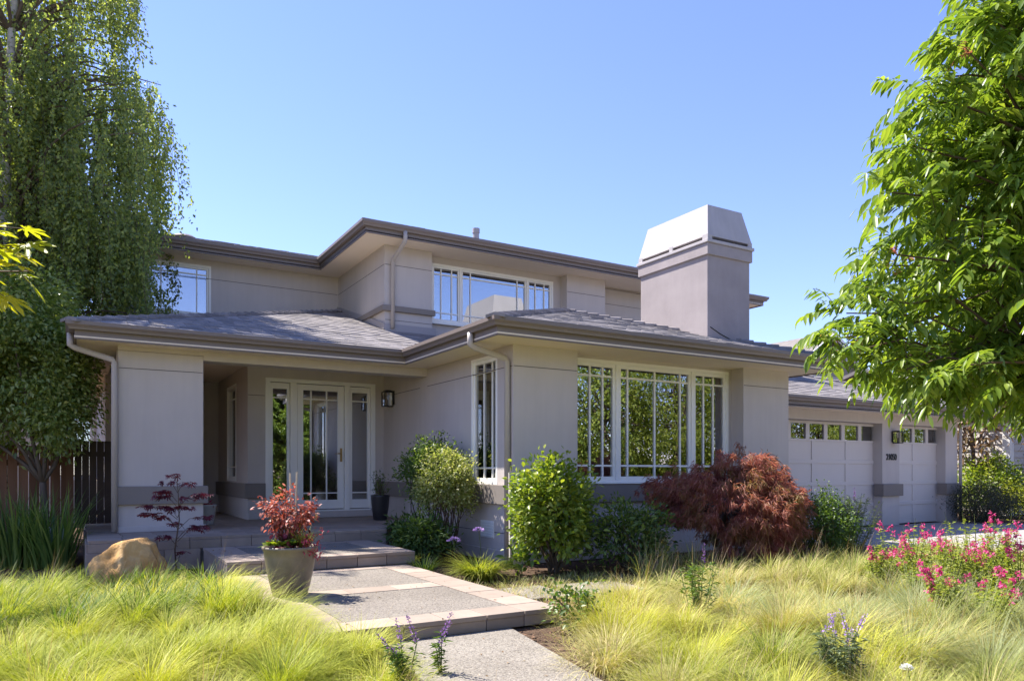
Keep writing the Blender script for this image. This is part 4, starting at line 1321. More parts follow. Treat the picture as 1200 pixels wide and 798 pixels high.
def hedge_tree():
    x, y = -0.35, 12.9
    t = thing('camellia_tree', (x, y, 0), 'dense broad leaved small tree with forked trunk overhanging the board fence', 'tree')
    s = MB()
    p = woody(s, (x, y, 0), (x - 0.05, y, 1.15), 0.055, 0.045, 0.05, 5)
    e = p[-1]
    for q in ((-1.2, 13.1, 2.4), (-0.75, 12.8, 3.2), (-0.1, 12.8, 2.6), (-0.5, 13.2, 3.4), (-1.7, 13.2, 2.7), (-2.3, 13.2, 2.6)):
        woody(s, e, q, 0.035, 0.008, 0.12, 6)
    s.build('trunk', M['bark'], t, smooth=True)
    lf = Leaves()
    for c, r, k in (((-0.62, 13.1, 2.75), (0.78, 0.75, 1.05), 190), ((-1.5, 13.3, 2.85), (1.0, 0.8, 1.15), 200), ((-2.7, 13.4, 2.9), (1.1, 0.8, 1.25), 170), ((-0.22, 12.75, 2.05), (0.34, 0.4, 0.42), 45), ((-0.36, 13.6, 3.1), (0.42, 0.5, 1.0), 90), ((-0.05, 13.0, 2.75), (0.30, 0.4, 0.75), 80), ((-1.0, 12.9, 3.7), (1.0, 0.7, 0.6), 90)):
        P, out, C = crown_pts(c, r, k, 42, 0.11, 0.6)
        n = len(P)
        D = unit(out * 0.8 + rng.normal(size=P.shape) * 0.6 + UP * -0.2)
        N = unit(out * 0.7 + UP * 0.7 + rng.normal(size=P.shape) * 0.4)
        lf.add(P, D, N, rng.uniform(0.06, 0.10, n), rng.uniform(0.032, 0.05, n), 0.15, 0.12)
    lf.build('crown', M['hedge_leaf'], t)

# ------------------------------------------------------------------ pistache on the right, close to the camera
def compound_leaves(lf, P, D, L, pairs=6, ll=0.088, lw=0.027):
    """pinnate leaves: leaflets hang in pairs along an arching rachis; returns rachis end points for drawing"""
    n = len(P)
    L = np.broadcast_to(np.asarray(L, float), (n,))
    side = unit(np.cross(D, UP) + rng.normal(size=(n, 3)) * 0.1)
    sp = []
    for i in range(pairs + 1):
        u = (i + 0.8) / (pairs + 0.8)
        Q = P + D * (L * u)[:, None] - UP * (L * 0.42 * u * u)[:, None]
        T = unit(D - UP * (0.84 * u))
        sp.append(Q)
        sc_ = (0.75 + 0.5 * math.sin(math.pi * min(1, u * 0.9)))
        for sg in ((1, -1) if i < pairs else (0,)):
            d = unit(T * 0.55 + side * sg * 0.85 - UP * 0.42 + rng.normal(size=(n, 3)) * 0.14)
            nn = unit(UP * 0.9 + side * sg * 0.35 + rng.normal(size=(n, 3)) * 0.25)
            lf.add(Q, d, nn, ll * sc_ * rng.uniform(0.8, 1.15, n), lw * sc_ * rng.uniform(0.85, 1.15, n), 0.22, 0.14, True)
    return sp

def pistache():
    bx, by = 6.35, 1.95
    t = thing('pistache_tree', (bx, by, 0), 'bright green tree with drooping feathered leaves reaching in front of the garage', 'tree')
    tr = MB()
    p = woody(tr, (bx, by, 0), (bx - .1, by + .1, 2.0), 0.11, 0.085, 0.02, 6)
    woody(tr, p[-1], (bx - .2, by + .3, 5.2), 0.08, 0.02, 0.06, 8)
    tr.build('trunk', M['bark'], t, smooth=True)
    br = MB(); lf = Leaves(); tipf = Leaves()
    # boughs: end points laid round the crown, denser on the side towards the house and the street
    ends = []
    c = np.array([bx - 0.15, by + 0.15, 3.25])
    for k in range(270):
        z = 1.74 + 3.4 * rng.random() ** 1.05
        rmax = float(np.interp(z, [1.7, 2.0, 3.0, 3.8, 4.3, 5.2], [1.85, 2.05, 1.72, 1.50, 1.22, .5]))
        a = rng.uniform(0, 6.28); rr = rmax * (0.45 + 0.55 * rng.random() ** .5) * rng.uniform(.9, 1.02)
        ends.append(np.array([bx - .15 + math.cos(a) * rr, by + .15 + math.sin(a) * rr, z]))
    # the boughs that reach furthest towards the house
    for (xx, yy, Z) in ((985, 425, 4.6), (1005, 445, 4.5), (1035, 458, 4.7), (992, 400, 4.9), (1060, 468, 4.4), (1100, 478, 4.6), (1042, 418, 4.6), (1072, 440, 5.0), (1018, 385, 4.6),
                        (1050, 330, 4.6), (1066, 300, 4.7), (1045, 258, 4.7), (1070, 200, 4.7), (1105, 120, 4.7), (1090, 155, 4.6), (1160, 70, 4.7), (1130, 470, 4.2), (1165, 455, 4.9), (1130, 90, 4.5)):
        g_ = px(xx, Z)
        ends.append(np.array([g_[0], g_[1], EYE + (553 - yy) / 865 * Z + .12]))
    LP, LD = [], []
    for q in ends:
        st = np.array([bx - .1 + rng.normal() * .08, by + .15 + rng.normal() * .08, np.clip(q[2] - rng.uniform(0.3, 1.2), 1.6, 4.9)])
        m = 7
        pts = []
        for k in range(m + 1):
            u = k / m
            z = st[2] + (q[2] - st[2]) * u + 0.35 * math.sin(u * 2.9) * (0.4 + 0.6 * rng.random())
            pts.append((st[0] + (q[0] - st[0]) * u, st[1] + (q[1] - st[1]) * u, z))
        br.tube(pts, [0.018 * (1 - u / (m + 1)) + 0.0025 for u in range(m + 1)], 5)
        A = np.array(pts)
        ax = unit((A[-1] - A[-3])[None])[0]
        for k in range(2, m + 1):
            cnt = 4 if k < m else 7
            for j in range(cnt):
                o = unit((rng.normal(size=3) * 0.8 + ax * 0.75 + UP * 0.25)[None])[0]
                LP.append(A[k] + rng.normal(size=3) * 0.05); LD.append(o)
    P = np.array(LP); D = unit(np.array(LD))
    sp = compound_leaves(lf, P, D, rng.uniform(0.17, 0.30, len(P)))
    lf.build('crown', M['pistache_leaf'], t)
    for q in ends[::9]:
        P2 = np.repeat(np.array(q)[None], 5, 0) + rng.normal(size=(5, 3)) * 0.04
        compound_leaves(tipf, P2, unit(rng.normal(size=(5, 3)) * .6 + UP), 0.09, 4, 0.025, 0.008)
    tipf.build('young_leaves', M['pistache_tip'], t)
    for i in range(0, len(P), 3):
        pts = [tuple(P[i])] + [tuple(s_[i]) for s_ in sp[1::2]]
        br.tube(pts, 0.0022, 3, False)
    br.build('branch', M['twig'], t)

# ------------------------------------------------------------------ lobed leaves near the camera at the left edge
def lobed_leaf(V, T, base, d, n, size):
    """flat palmate leaf with seven toothed lobes"""
    d = Vector(d).normalized(); n = Vector(n).normalized()
    s = d.cross(n).normalized(); n = s.cross(d)
    k = len(V)
    ang = [-118, -76, -38, 0, 38, 76, 118]
    ln = [0.48, 0.74, 0.94, 1.0, 0.94, 0.74, 0.48]
    V.append(Vector(base))
    ring = []
    for a, l in zip(ang, ln):
        def P(deg, r, lift=0.0):
            q = R(deg)
            return Vector(base) + (d * math.cos(q) + s * math.sin(q)) * (r * size) + n * (lift * size) - Vector((0, 0, 1)) * (0.22 * r * r * size)
        ring += [P(a - 17, 0.30 * l + 0.05, 0.02), P(a - 8, 0.62 * l, 0.03), P(a - 9.5, 0.74 * l, 0.03), P(a, l), P(a + 9.5, 0.74 * l, 0.03), P(a + 8, 0.62 * l, 0.03), P(a + 17, 0.30 * l + 0.05, 0.02)]
    V += ring
    for i in range(len(ring) - 1):
        T.append((k, k + 1 + i, k + 2 + i))

def maple_sapling():
    bx, by = px(-190, 1.9)
    t = thing('maple_sapling', (bx, by, 0), 'yellow green lobed maple leaves on a thin branch at the left edge', 'tree')
    s = MB()
    woody(s, (bx, by, 0), (bx + .02, by + .03, 2.4), 0.02, 0.006, 0.03, 8)
    s.build('trunk', M['twig'], t)
    V, T = [], []
    b = MB()
    def P(x, y, Z):
        q = px(x, Z); return Vector((q[0], q[1], EYE + (553 - y) / 865 * Z))
    for (x0, y0, x1, y1, Z) in ((-160, 330, 14, 288, 1.95), (-150, 345, 34, 318, 2.0), (-140, 300, 2, 266, 1.9), (-160, 370, -8, 340, 1.9)):
        p, q = P(x0, y0, Z), P(x1, y1, Z)
        b.tube([p, p.lerp(q, .5) + Vector((0, 0, .03)), q], [0.006, 0.004, 0.002], 5)
        for k in range(13):
            u = k / 12 * 0.9 + 0.1
            m = p.lerp(q, u)
            ax = (q - p).normalized()
            d = ax * random.uniform(0.4, 1.0) + Vector((random.uniform(-.8, .8), random.uniform(-.8, .8), random.uniform(-.5, .15)))
            d.normalize()
            e = m + d * 0.05
            b.tube([m, e], 0.0012, 4, False)
            lobed_leaf(V, T, e, d + Vector((0, 0, -.12)), Vector((random.uniform(-.7, .7), random.uniform(-.7, .7), 1)), random.uniform(0.045, 0.08))
    b.build('branch', M['twig'], t)
    np_obj('leaves', [tuple(v) for v in V], None, T, M['fore_leaf'], t)

# ------------------------------------------------------------------ maples
def laceleaf_maple():
    cx, cy = px(862, 10.5)
    t = thing('laceleaf_maple', (cx, cy, 0), 'mounded reddish laceleaf maple in front of the big window', 'tree')
    s = MB()
    R_ = np.array([math.cos(TH), -math.sin(TH), 0]); F_ = np.array([math.sin(TH), math.cos(TH), 0])
    LP, LD, LL = [], [], []
    p = woody(s, (cx, cy + .1, 0), (cx - .05, cy + .15, 0.75), 0.06, 0.05, 0.12, 6)
    for k in range(420):
        a = rng.uniform(0, 6.28); e = rng.uniform(0.05, 1.0) ** 0.8
        dx, dy = math.cos(a), math.sin(a)
        # wider and thinner to the picture's left, dense to the right
        rx = 1.12 if dx < 0 else 0.80
        ry = 0.86
        rr = math.sqrt(1 - (1 - e) ** 2)
        top = 1.72 - .10 * max(0, -dx)
        z = 0.30 + (top - 0.30) * (1 - rr ** 2.3) + rng.uniform(-.07, .07)
        if dx < -0.40 and rng.random() < 0.45: continue
        if rr > .75: z = rng.uniform(0.22, 1.0) if dx > -0.35 else rng.uniform(0.6, 1.2)
        q = np.array([cx, cy, 0]) + R_ * dx * rr * rx * rng.uniform(.82, 1.05) + F_ * dy * rr * ry * rng.uniform(.82, 1.05) + UP * z
        if k % 4 == 0: woody(s, p[-1], tuple(q), 0.018, 0.004, 0.10, 6)
        out = unit((R_ * dx * rr + F_ * dy * rr + UP * 0.25)[None])[0]
        # a shingled, hanging spray
        for j in range(7):
            o = q + out * rng.uniform(-0.12, 0.16) + rng.normal(size=3) * np.array([.07, .07, .05])
            m = 26
            d = unit(out * 0.55 - UP * 0.75 + rng.normal(size=(m, 3)) * 0.42)
            LP.append(o + rng.normal(size=(m, 3)) * 0.02); LD.append(d)
    P = np.concatenate(LP); D = np.concatenate(LD); n = len(P)
    N = unit(UP + rng.normal(size=(n, 3)) * 0.5)
    Leaves().add(P, D, N, rng.uniform(0.05, 0.12, n), rng.uniform(0.006, 0.013, n), 0.18, 0.1).build('crown', M['lace_leaf'], t)
    s.build('trunk', M['bark'], t, smooth=True)

def red_sapling():
    x, y = px(207, 9.15)
    t = thing('red_maple_sapling', (x, y, 0), 'slender young maple with dark red leaves in tiers before the porch pier', 'tree')
    s = MB(); V, T = [], []
    pts = [(x, y, 0), (x - .02, y, 0.35), (x + .03, y, 0.7), (x + .02, y, 1.0), (x, y, 1.27)]
    s.tube(pts, [0.012, 0.010, 0.008, 0.005, 0.002], 6)
    R_ = Vector((math.cos(TH), -math.sin(TH), 0)); F_ = Vector((math.sin(TH), math.cos(TH), 0))
    tiers = [(1.26, -.06, 3), (1.16, .10, 5), (1.17, -.12, 4), (1.06, -.16, 8), (1.0, -.20, 7), (0.98, 0.16, 5), (1.02, .30, 7), (0.88, -.34, 7), (0.86, -.15, 8), (0.86, .1, 7), (0.78, -.30, 10), (0.74, -.2, 8), (0.74, .28, 6), (0.66, -.05, 4), (0.62, .22, 8), (0.60, .3, 6), (0.5, -.13, 5), (0.3, .1, 3)]
    for z, off, k in tiers:
        q = Vector((x, y, z)) + R_ * off + F_ * random.uniform(-.12, .12)
        s.tube([(x + .01, y, z - .10 - abs(off) * .2), q.lerp(Vector((x, y, z)), .5) - Vector((0, 0, .02)), q], [0.004, 0.003, 0.0015], 4)
        for j in range(k * 2):
            b = q + R_ * random.uniform(-.09, .09) + F_ * random.uniform(-.08, .08) + Vector((0, 0, random.uniform(-.02, .02)))
            d = (R_ * (off + random.uniform(-.4, .4)) + F_ * random.uniform(-.5, .5) + Vector((0, 0, -.15)))
            lobed_leaf(V, T, b, d, Vector((random.uniform(-.3, .3), random.uniform(-.3, .3), 1)), random.uniform(0.045, 0.085))
    s.build('trunk', M['twig'], t)
    np_obj('leaves', [tuple(v) for v in V], None, T, M['purple_leaf'], t)

birch(); hedge_tree(); pistache(); maple_sapling(); laceleaf_maple(); red_sapling()

# ------------------------------------------------------------------ shrubs and beds
def topiary():
    x, y = px(506, 11.35)
    shrub('viburnum_bush', (x, y), 1.80, (0.46, 0.42), M['dark_leaf'], 'dark green rounded shrub on bare stems against the porch side wall', n_cl=150, per=52, cl_r=0.07, L=0.06, W=0.028, z0=0.85, stems=6, stem='twig')
    x, y = px(524, 10.95)
    shrub('variegated_bush', (x, y), 1.58, (0.43, 0.40), M['variegated_leaf'], 'cream and green variegated round shrub on bare stems beside the side window', n_cl=170, per=52, cl_r=0.06, L=0.055, W=0.028, z0=0.68, stems=7, stem='twig')
topiary()
shrub('hydrangea_bush', px(648, 9.55), 1.44, (0.56, 0.48), M['bright_leaf'], 'bright yellow green leafy shrub at the corner of the living room', n_cl=190, per=32, cl_r=0.085, L=0.088, W=0.048, z0=0.12, big=True, stems=8)
shrub('camellia_bush', px(737, 9.85), 0.86, (0.66, 0.45), M['dark_leaf'], 'low dark green shrub under the big window beside the laceleaf maple', n_cl=120, per=26, cl_r=0.08, L=0.085, W=0.032, z0=0.05, stems=8, big=True)
shrub('escallonia_bush', px(962, 10.5), 1.0, (0.42, 0.42), M['mid_leaf'], 'compact glossy green shrub right of the laceleaf maple', n_cl=120, per=44, cl_r=0.065, L=0.045, W=0.026, z0=0.05, stems=6)
shrub('rose_bush', px(674, 6.0), 0.36, (0.19, 0.17), M['mid_leaf'], 'small open leafed bush in the mulch right of the entry pad', n_cl=26, per=16, cl_r=0.05, L=0.05, W=0.032, z0=0.05, stems=5, stem='twig')
shrub('hellebore_clump', px(497, 10.5), 0.62, (0.42, 0.38), M['fern_leaf'], 'low clump of divided green leaves beside the entry step', 'plant', n_cl=110, per=20, cl_r=0.06, L=0.10, W=0.03, z0=0.06, stems=8, stem='green_stem', stem_r=0.005, big=True)
shrub('fern_clump', px(474, 11.3), 0.66, (0.20, 0.2), M['fern_leaf'], 'small clump of divided leaves at the cut corner of the porch', 'plant', n_cl=36, per=20, cl_r=0.05, L=0.10, W=0.03, z0=0.1, stems=5, stem='green_stem', stem_r=0.005, big=True)
shrub('hosta', px(611, 9.3), 0.26, (0.14, 0.14), M['mid_leaf'], 'small broad leaved plant at the foot of the wooden stake', 'plant', n_cl=14, per=5, cl_r=0.05, L=0.15, W=0.06, z0=0.0, stems=3, stem='green_stem', stem_r=0.004, big=True)
tuft('golden_grass', px(562, 8.95), 900, 0.50, 0.011, M['gold_blade'], 'golden arching grass clump at the right edge of the entry pad', 'ornamental grass', r=0.16, th0=(0.2, 0.7), th1=(1.0, 1.9))
tuft('lily_turf', px(497, 9.35), 170, 0.38, 0.010, M['sword_leaf'], 'blue green grassy tuft at the right foot of the entry step', 'ornamental grass', r=0.12)
tuft('lily_turf', px(476, 9.75), 120, 0.34, 0.010, M['gold_blade'], 'small yellow green tuft touching the corner of the entry step', 'ornamental grass', r=0.08)
def flower_stem(name, pos, h, label, mat, cat='flower', group=None, head=0.06, stems=1):
    t = thing(name, (pos[0], pos[1], 0), label, cat, group)
    s = MB(); lf = Leaves()
    for k in range(stems):
        e = (pos[0] + random.uniform(-.03, .03), pos[1] + random.uniform(-.03, .03), h)
        s.tube([(pos[0], pos[1], 0), (pos[0] + .02, pos[1], h * .5), e], [0.006, 0.005, 0.004], 5)
        d = rand_dirs(120); d[:, 2] = np.abs(d[:, 2]) * .9 - .15
        P = np.array(e) + d * head * np.array([1, 1, .7]) * rng.uniform(.6, 1, (120, 1))
        lf.add(P, d, rand_dirs(120), 0.022, 0.014, 0.0, 0.1)
    s.build('stalk', M['green_stem'], t); lf.build('petals', mat, t)
flower_stem('society_garlic', px(531, 9.5), 0.42, 'lilac flower head on a stalk in front of the divided leaf clump', M['lilac_flower'], head=0.085)
flower_stem('society_garlic', px(562, 10.2), 0.50, 'purple flower head on a stalk before the wall vent', M['lilac_flower'], head=0.07)
def stake():
    x, y = px(598.5, 10.05)
    t = MB(); t.hexa([(x - .018, y - .018, 0), (x + .018, y - .018, 0), (x + .018, y + .018, 0), (x - .018, y + .018, 0)],
                     [(x - .030, y - .015, 1.30), (x + .006, y - .018, 1.31), (x + .006, y + .016, 1.30), (x - .030, y + .018, 1.29)])
    tag(t.build('garden_stake', M['stake_wood'], bevel=0.003), 'pale wooden stake standing at the living room corner beside the downspout', 'stake')
stake()

def sage(pos, h, r, label, n=26, spikes=5, spike_mat='purple_flower', leaf='sage_leaf', group=None, name='sage_plant', sl=0.16):
    t = thing(name, (pos[0], pos[1], 0), label, 'plant', group)
    s = MB(); LP, LD = [], []; fl = Leaves()
    for k in range(n):
        a = rng.uniform(0, 6.28); rr = r * math.sqrt(rng.random())
        hh = h * rng.uniform(0.6, 1.0)
        e = np.array([pos[0] + math.cos(a) * rr, pos[1] + math.sin(a) * rr, hh])
        b = np.array([pos[0] + math.cos(a) * rr * .3, pos[1] + math.sin(a) * rr * .3, 0])
        s.tube([tuple(b), tuple(b * .5 + e * .5 + np.array([0, 0, .03])), tuple(e)], [0.005, 0.004, 0.002], 4)
        m = 34
        u = rng.random(m) ** .8
        LP.append(b + (e - b) * u[:, None] + rng.normal(size=(m, 3)) * 0.012); LD.append(np.concatenate([hdir(m), rng.uniform(-.2, .9, (m, 1))], 1))
        if k < spikes:
            ax = unit((e - b + np.array([rng.normal() * .12, rng.normal() * .12, 0]))[None])[0]
            q = e + ax * sl
            s.tube([tuple(e), tuple(q)], [0.003, 0.0015], 4)
            m2 = 60
            uu = rng.random(m2)
            dd = unit(rand_dirs(m2) + ax * .3)
            Leaves().add(e + ax * sl * uu[:, None] + dd * 0.007, dd, rand_dirs(m2), 0.016 * (1.15 - uu * .6), 0.010, 0.0, 0.1).build('flower_spike', M[spike_mat], t)
    P = np.concatenate(LP); D = unit(np.concatenate(LD)); k = len(P)
    Leaves().add(P, D, unit(UP + rng.normal(size=(k, 3)) * .4), rng.uniform(.035, .085, k), rng.uniform(.008, .017, k), .2, .1).build('leaves', M[leaf], t)
    s.build('stalk', M['green_stem'], t)
    return t
sage(px(990, 10.9), 0.98, 0.52, 'grey green sage bush with thin purple spikes in front of the garage door', 120, 6)
sage(px(935, 11.1), 1.12, 0.16, 'tall thin grey sage rising between the laceleaf maple and the garage', 18, 2)
sage(px(474, 4.4), 0.30, 0.09, 'purple flowered sage in the grass left of the garden path', 7, 3, leaf='fern_leaf', sl=.19)
sage(px(517, 4.75), 0.26, 0.07, 'two leaning purple sage spikes at the left edge of the garden path', 3, 2, leaf='fern_leaf', sl=.19)
sage(px(985, 4.35), 0.36, 0.15, 'pale sage with lilac spikes in the grass at the bottom edge', 26, 5, 'lilac_flower')
sage(px(818, 6.3), 0.56, 0.17, 'narrow leaved green weed standing up out of the right meadow', 16, 1, leaf='mid_leaf')

def pink_salvia(pos, h, r, label, n):
    t = thing('pink_salvia', (pos[0], pos[1], 0), label, 'plant', 'pink salvias in the right meadow')
    s = MB(); LP, LD = [], []; fl = Leaves()
    for k in range(n):
        a = rng.uniform(0, 6.28); rr = r * math.sqrt(rng.random())
        hh = h * rng.uniform(0.50, 1.0)
        e = np.array([pos[0] + math.cos(a) * rr, pos[1] + math.sin(a) * rr, hh])
        b = np.array([pos[0] + math.cos(a) * rr * .4, pos[1] + math.sin(a) * rr * .4, 0])
        s.tube([tuple(b), tuple(b * .5 + e * .5 + np.array([0, 0, .04])), tuple(e)], [0.005, 0.004, 0.0015], 4)
        m = 84
        u = rng.random(m) * .9
        LP.append(b + (e - b) * u[:, None] + rng.normal(size=(m, 3)) * 0.02); LD.append(np.concatenate([hdir(m), rng.uniform(-.3, .7, (m, 1))], 1))
        if rng.random() < 0.34:
            sf = Leaves()
            for j in range(rng.integers(3, 7)):
                u = rng.uniform(.84, 1.02)
                q = b + (e - b) * u + rng.normal(size=3) * 0.022
                m2 = 9
                dd = unit(rand_dirs(m2) * .8 - UP * .3)
                sf.add(np.repeat(q[None], m2, 0) + dd * .006, dd, rand_dirs(m2), rng.uniform(.018, .034, m2), rng.uniform(.012, .020, m2), .1, .1)
            sf.build('flower_spray', M['pink_flower'], t)
    P = np.concatenate(LP); D = unit(np.concatenate(LD)); k = len(P)
    Leaves().add(P, D, unit(UP + rng.normal(size=(k, 3)) * .4), rng.uniform(.03, .06, k), rng.uniform(.012, .02, k), .2, .1).build('leaves', M['salvia_leaf'], t)
    s.build('stalk', M['green_stem'], t)
for x, Z, h, r, n, lab in ((1062, 7.9, .80, .32, 30, 'pink flowered salvia nearest the driveway strip left end of its row'), (1100, 7.0, .74, .38, 36, 'pink flowered salvia second from the left in its row'),
                           (1150, 7.4, .90, .38, 40, 'tallest pink flowered salvia in front of the garage hedge'), (1198, 6.6, .84, .38, 38, 'pink flowered salvia at the right edge of the photo'),
                           (1140, 5.9, .56, .36, 40, 'low pink flowered salvia nearest the camera in the right meadow'), (1030, 7.6, .62, .14, 12, 'sparse pink salvia leaning at the left of its row')):
    pink_salvia(px(x, Z), h, r, lab, n)

def sword_plants():
    for x, Z, n, r, lab in ((18, 10.1, 260, .34, 'clump of long sword shaped leaves at the left edge'), (62, 10.0, 170, .24, 'clump of long sword shaped leaves beside the irrigation valves'), (-60, 10.2, 220, .34, 'clump of sword shaped leaves cut off by the left edge')):
        tuft('sword_lily', px(x, Z), n, 1.12, 0.032, M['sword_leaf'], lab, 'plant', 'sword leaved plants before the fence', r, (0.0, 0.30), (0.1, 0.9))
sword_plants()

def boulder():
    x, y = px(152, 8.75)
    import bmesh
    bm = bmesh.new()
    bmesh.ops.create_icosphere(bm, subdivisions=5, radius=1)
    from mathutils import noise as mn
    rd = Vector((math.cos(TH), -math.sin(TH), 0)); fd = Vector((math.sin(TH), math.cos(TH), 0))
    for v in bm.verts:
        p = v.co.copy()
        k = 1 + 0.20 * mn.noise(p * 1.3 + Vector((3.1, 1, 0))) + 0.09 * mn.noise(p * 3.1) + 0.035 * mn.noise(p * 8) + 0.015 * mn.noise(p * 19)
        # flatten facets a little
        p = p * k
        p.z = min(p.z, 0.92 - 0.25 * p.x * p.x)
        w = rd * (p.x * 0.42) + fd * (p.y * 0.30)
        v.co = (x + w.x, y + w.y, 0.05 + p.z * (0.49 + 0.10 * p.x * (p.x < 0.4)))
    me = bpy.data.meshes.new('boulder'); bm.to_mesh(me); bm.free()
    me.materials.append(M['rock']); me.polygons.foreach_set('use_smooth', [True] * len(me.polygons))
    o = bpy.data.objects.new('boulder', me); COL.objects.link(o)
    tag(o, 'rounded golden sandstone boulder in the grass before the porch pier', 'boulder')
boulder()

# ------------------------------------------------------------------ pots
def urn():
    x, y = px(340, 7.0)
    t = thing('planter_urn', (x, y, .135), 'large tapered brown glazed planter at the left corner of the entry pad', 'planter')
    u = MB()
    K = .875
    u.lathe([(r_, z_ * K) for r_, z_ in [(0.155, 0), (0.16, 0.01), (0.185, 0.12), (0.215, 0.28), (0.235, 0.42), (0.243, 0.49), (0.256, 0.505), (0.258, 0.525), (0.25, 0.535), (0.228, 0.53), (0.225, 0.46), (0.2, 0.44)]], (x, y, .135), 40)
    u.build('pot', M['urn'], t, smooth=True)
    s = MB(); s.lathe([(0.0, 0.43), (0.222, 0.42), (0.224, 0.43), (0.01, 0.45)], (x, y, .135), 24); s.build('soil', M['potting_soil'], t)
    z = .57
    R_ = Vector((math.cos(TH), -math.sin(TH), 0)); F_ = Vector((math.sin(TH), math.cos(TH), 0))
    def at(r, f, h): return Vector((x, y, z + h)) + R_ * r + F_ * f
    # copper leaved shrub with canes
    b = thing('copper_shrub', tuple(at(-.03, .05, 0)), 'coral and bronze leaved shrub growing in the brown planter', 'plant', 'plants in the brown planter')
    st = MB(); lf = Leaves(); 
    for k in range(34):
        side = random.uniform(-1, 1)
        tip = at(-.03 + side * .21, random.uniform(-.18, .18), random.uniform(.42, .58) - abs(side) * .12 if k % 3 else random.uniform(.22, .42))
        p = woody(st, at(-.03, .05, 0), tip, 0.006, 0.002, 0.15, 6)
        q = np.array([p[-1], p[-2], p[-2], p[-3], p[-1], p[-1], p[-2]])
        m = 26
        P = q[rng.integers(0, len(q), m)] + rng.normal(size=(m, 3)) * 0.03
        out = unit(P - np.array(at(-.03, .05, .3)))
        D = unit(out + rng.normal(size=(m, 3)) * .5 - UP * .35)
        lf.add(P, D, unit(UP + rng.normal(size=(m, 3)) * .5), rng.uniform(.035, .06, m), rng.uniform(.018, .03, m), .25, .12, True)
    st.build('stem', M['twig'], b); lf.build('leaves', M['red_leaf'], b)
    c = thing('plant_canes', tuple(at(0, .06, 0)), 'pair of pale canes tied together in the brown planter', 'canes')
    for (r0, r1, h) in ((-.005, -.02, .72), (.03, .045, .73)):
        k = MB(); k.tube([at(r0, .06, -.05), at(r1, .06, h)], 0.0085, 8); k.build('cane', M['cane'], c)
    k = MB(); k.tube([at(-.02, .06, .60), at(.045, .06, .62)], 0.006, 6); k.build('tie', M['cane'], c)
    g = tuft('fountain_grass', at(.12, .02, 0)[:2], 150, .30, .006, M['gold_blade'], 'thin green grass growing at the right in the brown planter', 'ornamental grass', 'plants in the brown planter', .04, (0.05, .5), (.3, 1.3), z=z - .02)
    sp = Leaves(); q = np.array(at(.23, .0, .27)); ax = unit(np.array([[.35 * R_.x, .35 * R_.y, .9]]))[0]
    u_ = rng.random(50); dd = unit(rand_dirs(50) + ax); sp.add(q + ax * .08 * u_[:, None] + dd * .004, dd, rand_dirs(50), .018, .006, 0, .1); sp.build('seed_head', M['seed_head'], g)
    v = thing('magenta_coleus', tuple(at(.20, -.03, 0)), 'magenta leaved plant spilling over the right rim of the brown planter', 'plant', 'plants in the brown planter')
    st = MB(); lf = Leaves()
    for k in range(14):
        tip = at(.22 + random.uniform(-.07, .08), -.05 + random.uniform(-.1, .1), random.uniform(-.10, .18))
        p = woody(st, at(.17, -.02, 0), tip, .004, .002, .1, 4)
        m = 18; P = np.array(p[-1]) + rng.normal(size=(m, 3)) * .028
        lf.add(P, unit(rng.normal(size=(m, 3)) + UP * .2), unit(UP + rng.normal(size=(m, 3)) * .5), rng.uniform(.035, .055, m), rng.uniform(.012, .02, m), .2, .1)
    st.build('stem', M['twig'], v); lf.build('leaves', M['magenta_leaf'], v)
    v = thing('primrose', tuple(at(-.10, -.12, 0)), 'low light green leafy rosette at the front of the brown planter', 'plant', 'plants in the brown planter')
    lf = Leaves()
    for cx in (-.15, -.09, -.03):
        m = 30; d = np.concatenate([hdir(m), rng.uniform(.1, 1.3, (m, 1))], 1)
        lf.add(np.repeat(np.array(at(cx, -.15, .045))[None], m, 0), d, unit(UP + rng.normal(size=(m, 3)) * .3), rng.uniform(.07, .13, m), rng.uniform(.02, .032, m), .25, .15, True)
    lf.build('leaves', M['bright_leaf'], v)
    v = thing('cabbage_rosette', tuple(at(.07, -.14, 0)), 'round leaved green rosette at the front middle of the brown planter', 'plant', 'plants in the brown planter')
    lf = Leaves(); m = 26; d = np.concatenate([hdir(m), rng.uniform(.2, 1.6, (m, 1))], 1)
    lf.add(np.repeat(np.array(at(.07, -.15, .05))[None], m, 0), d, unit(UP * .6 - d + rng.normal(size=(m, 3)) * .1), rng.uniform(.06, .10, m), rng.uniform(.05, .075, m), .15, .15, True)
    lf.build('leaves', M['mid_leaf'], v)
    v = thing('dark_heuchera', tuple(at(0, .0, 0)), 'dark purple foliage in the middle of the brown planter', 'plant', 'plants in the brown planter')
    lf = Leaves(); m = 90; P = np.array(at(.0, -.02, .07)) + rng.normal(size=(m, 3)) * np.array([.09, .07, .04])
    lf.add(P, unit(rng.normal(size=(m, 3)) + UP * .3), unit(UP + rng.normal(size=(m, 3)) * .5), rng.uniform(.05, .08, m), rng.uniform(.035, .05, m), .2, .1, True)
    P = np.array(at(-.16, -.08, .06)) + rng.normal(size=(12, 3)) * .035
    lf.build('leaves', M['purple_leaf'], v)
urn()

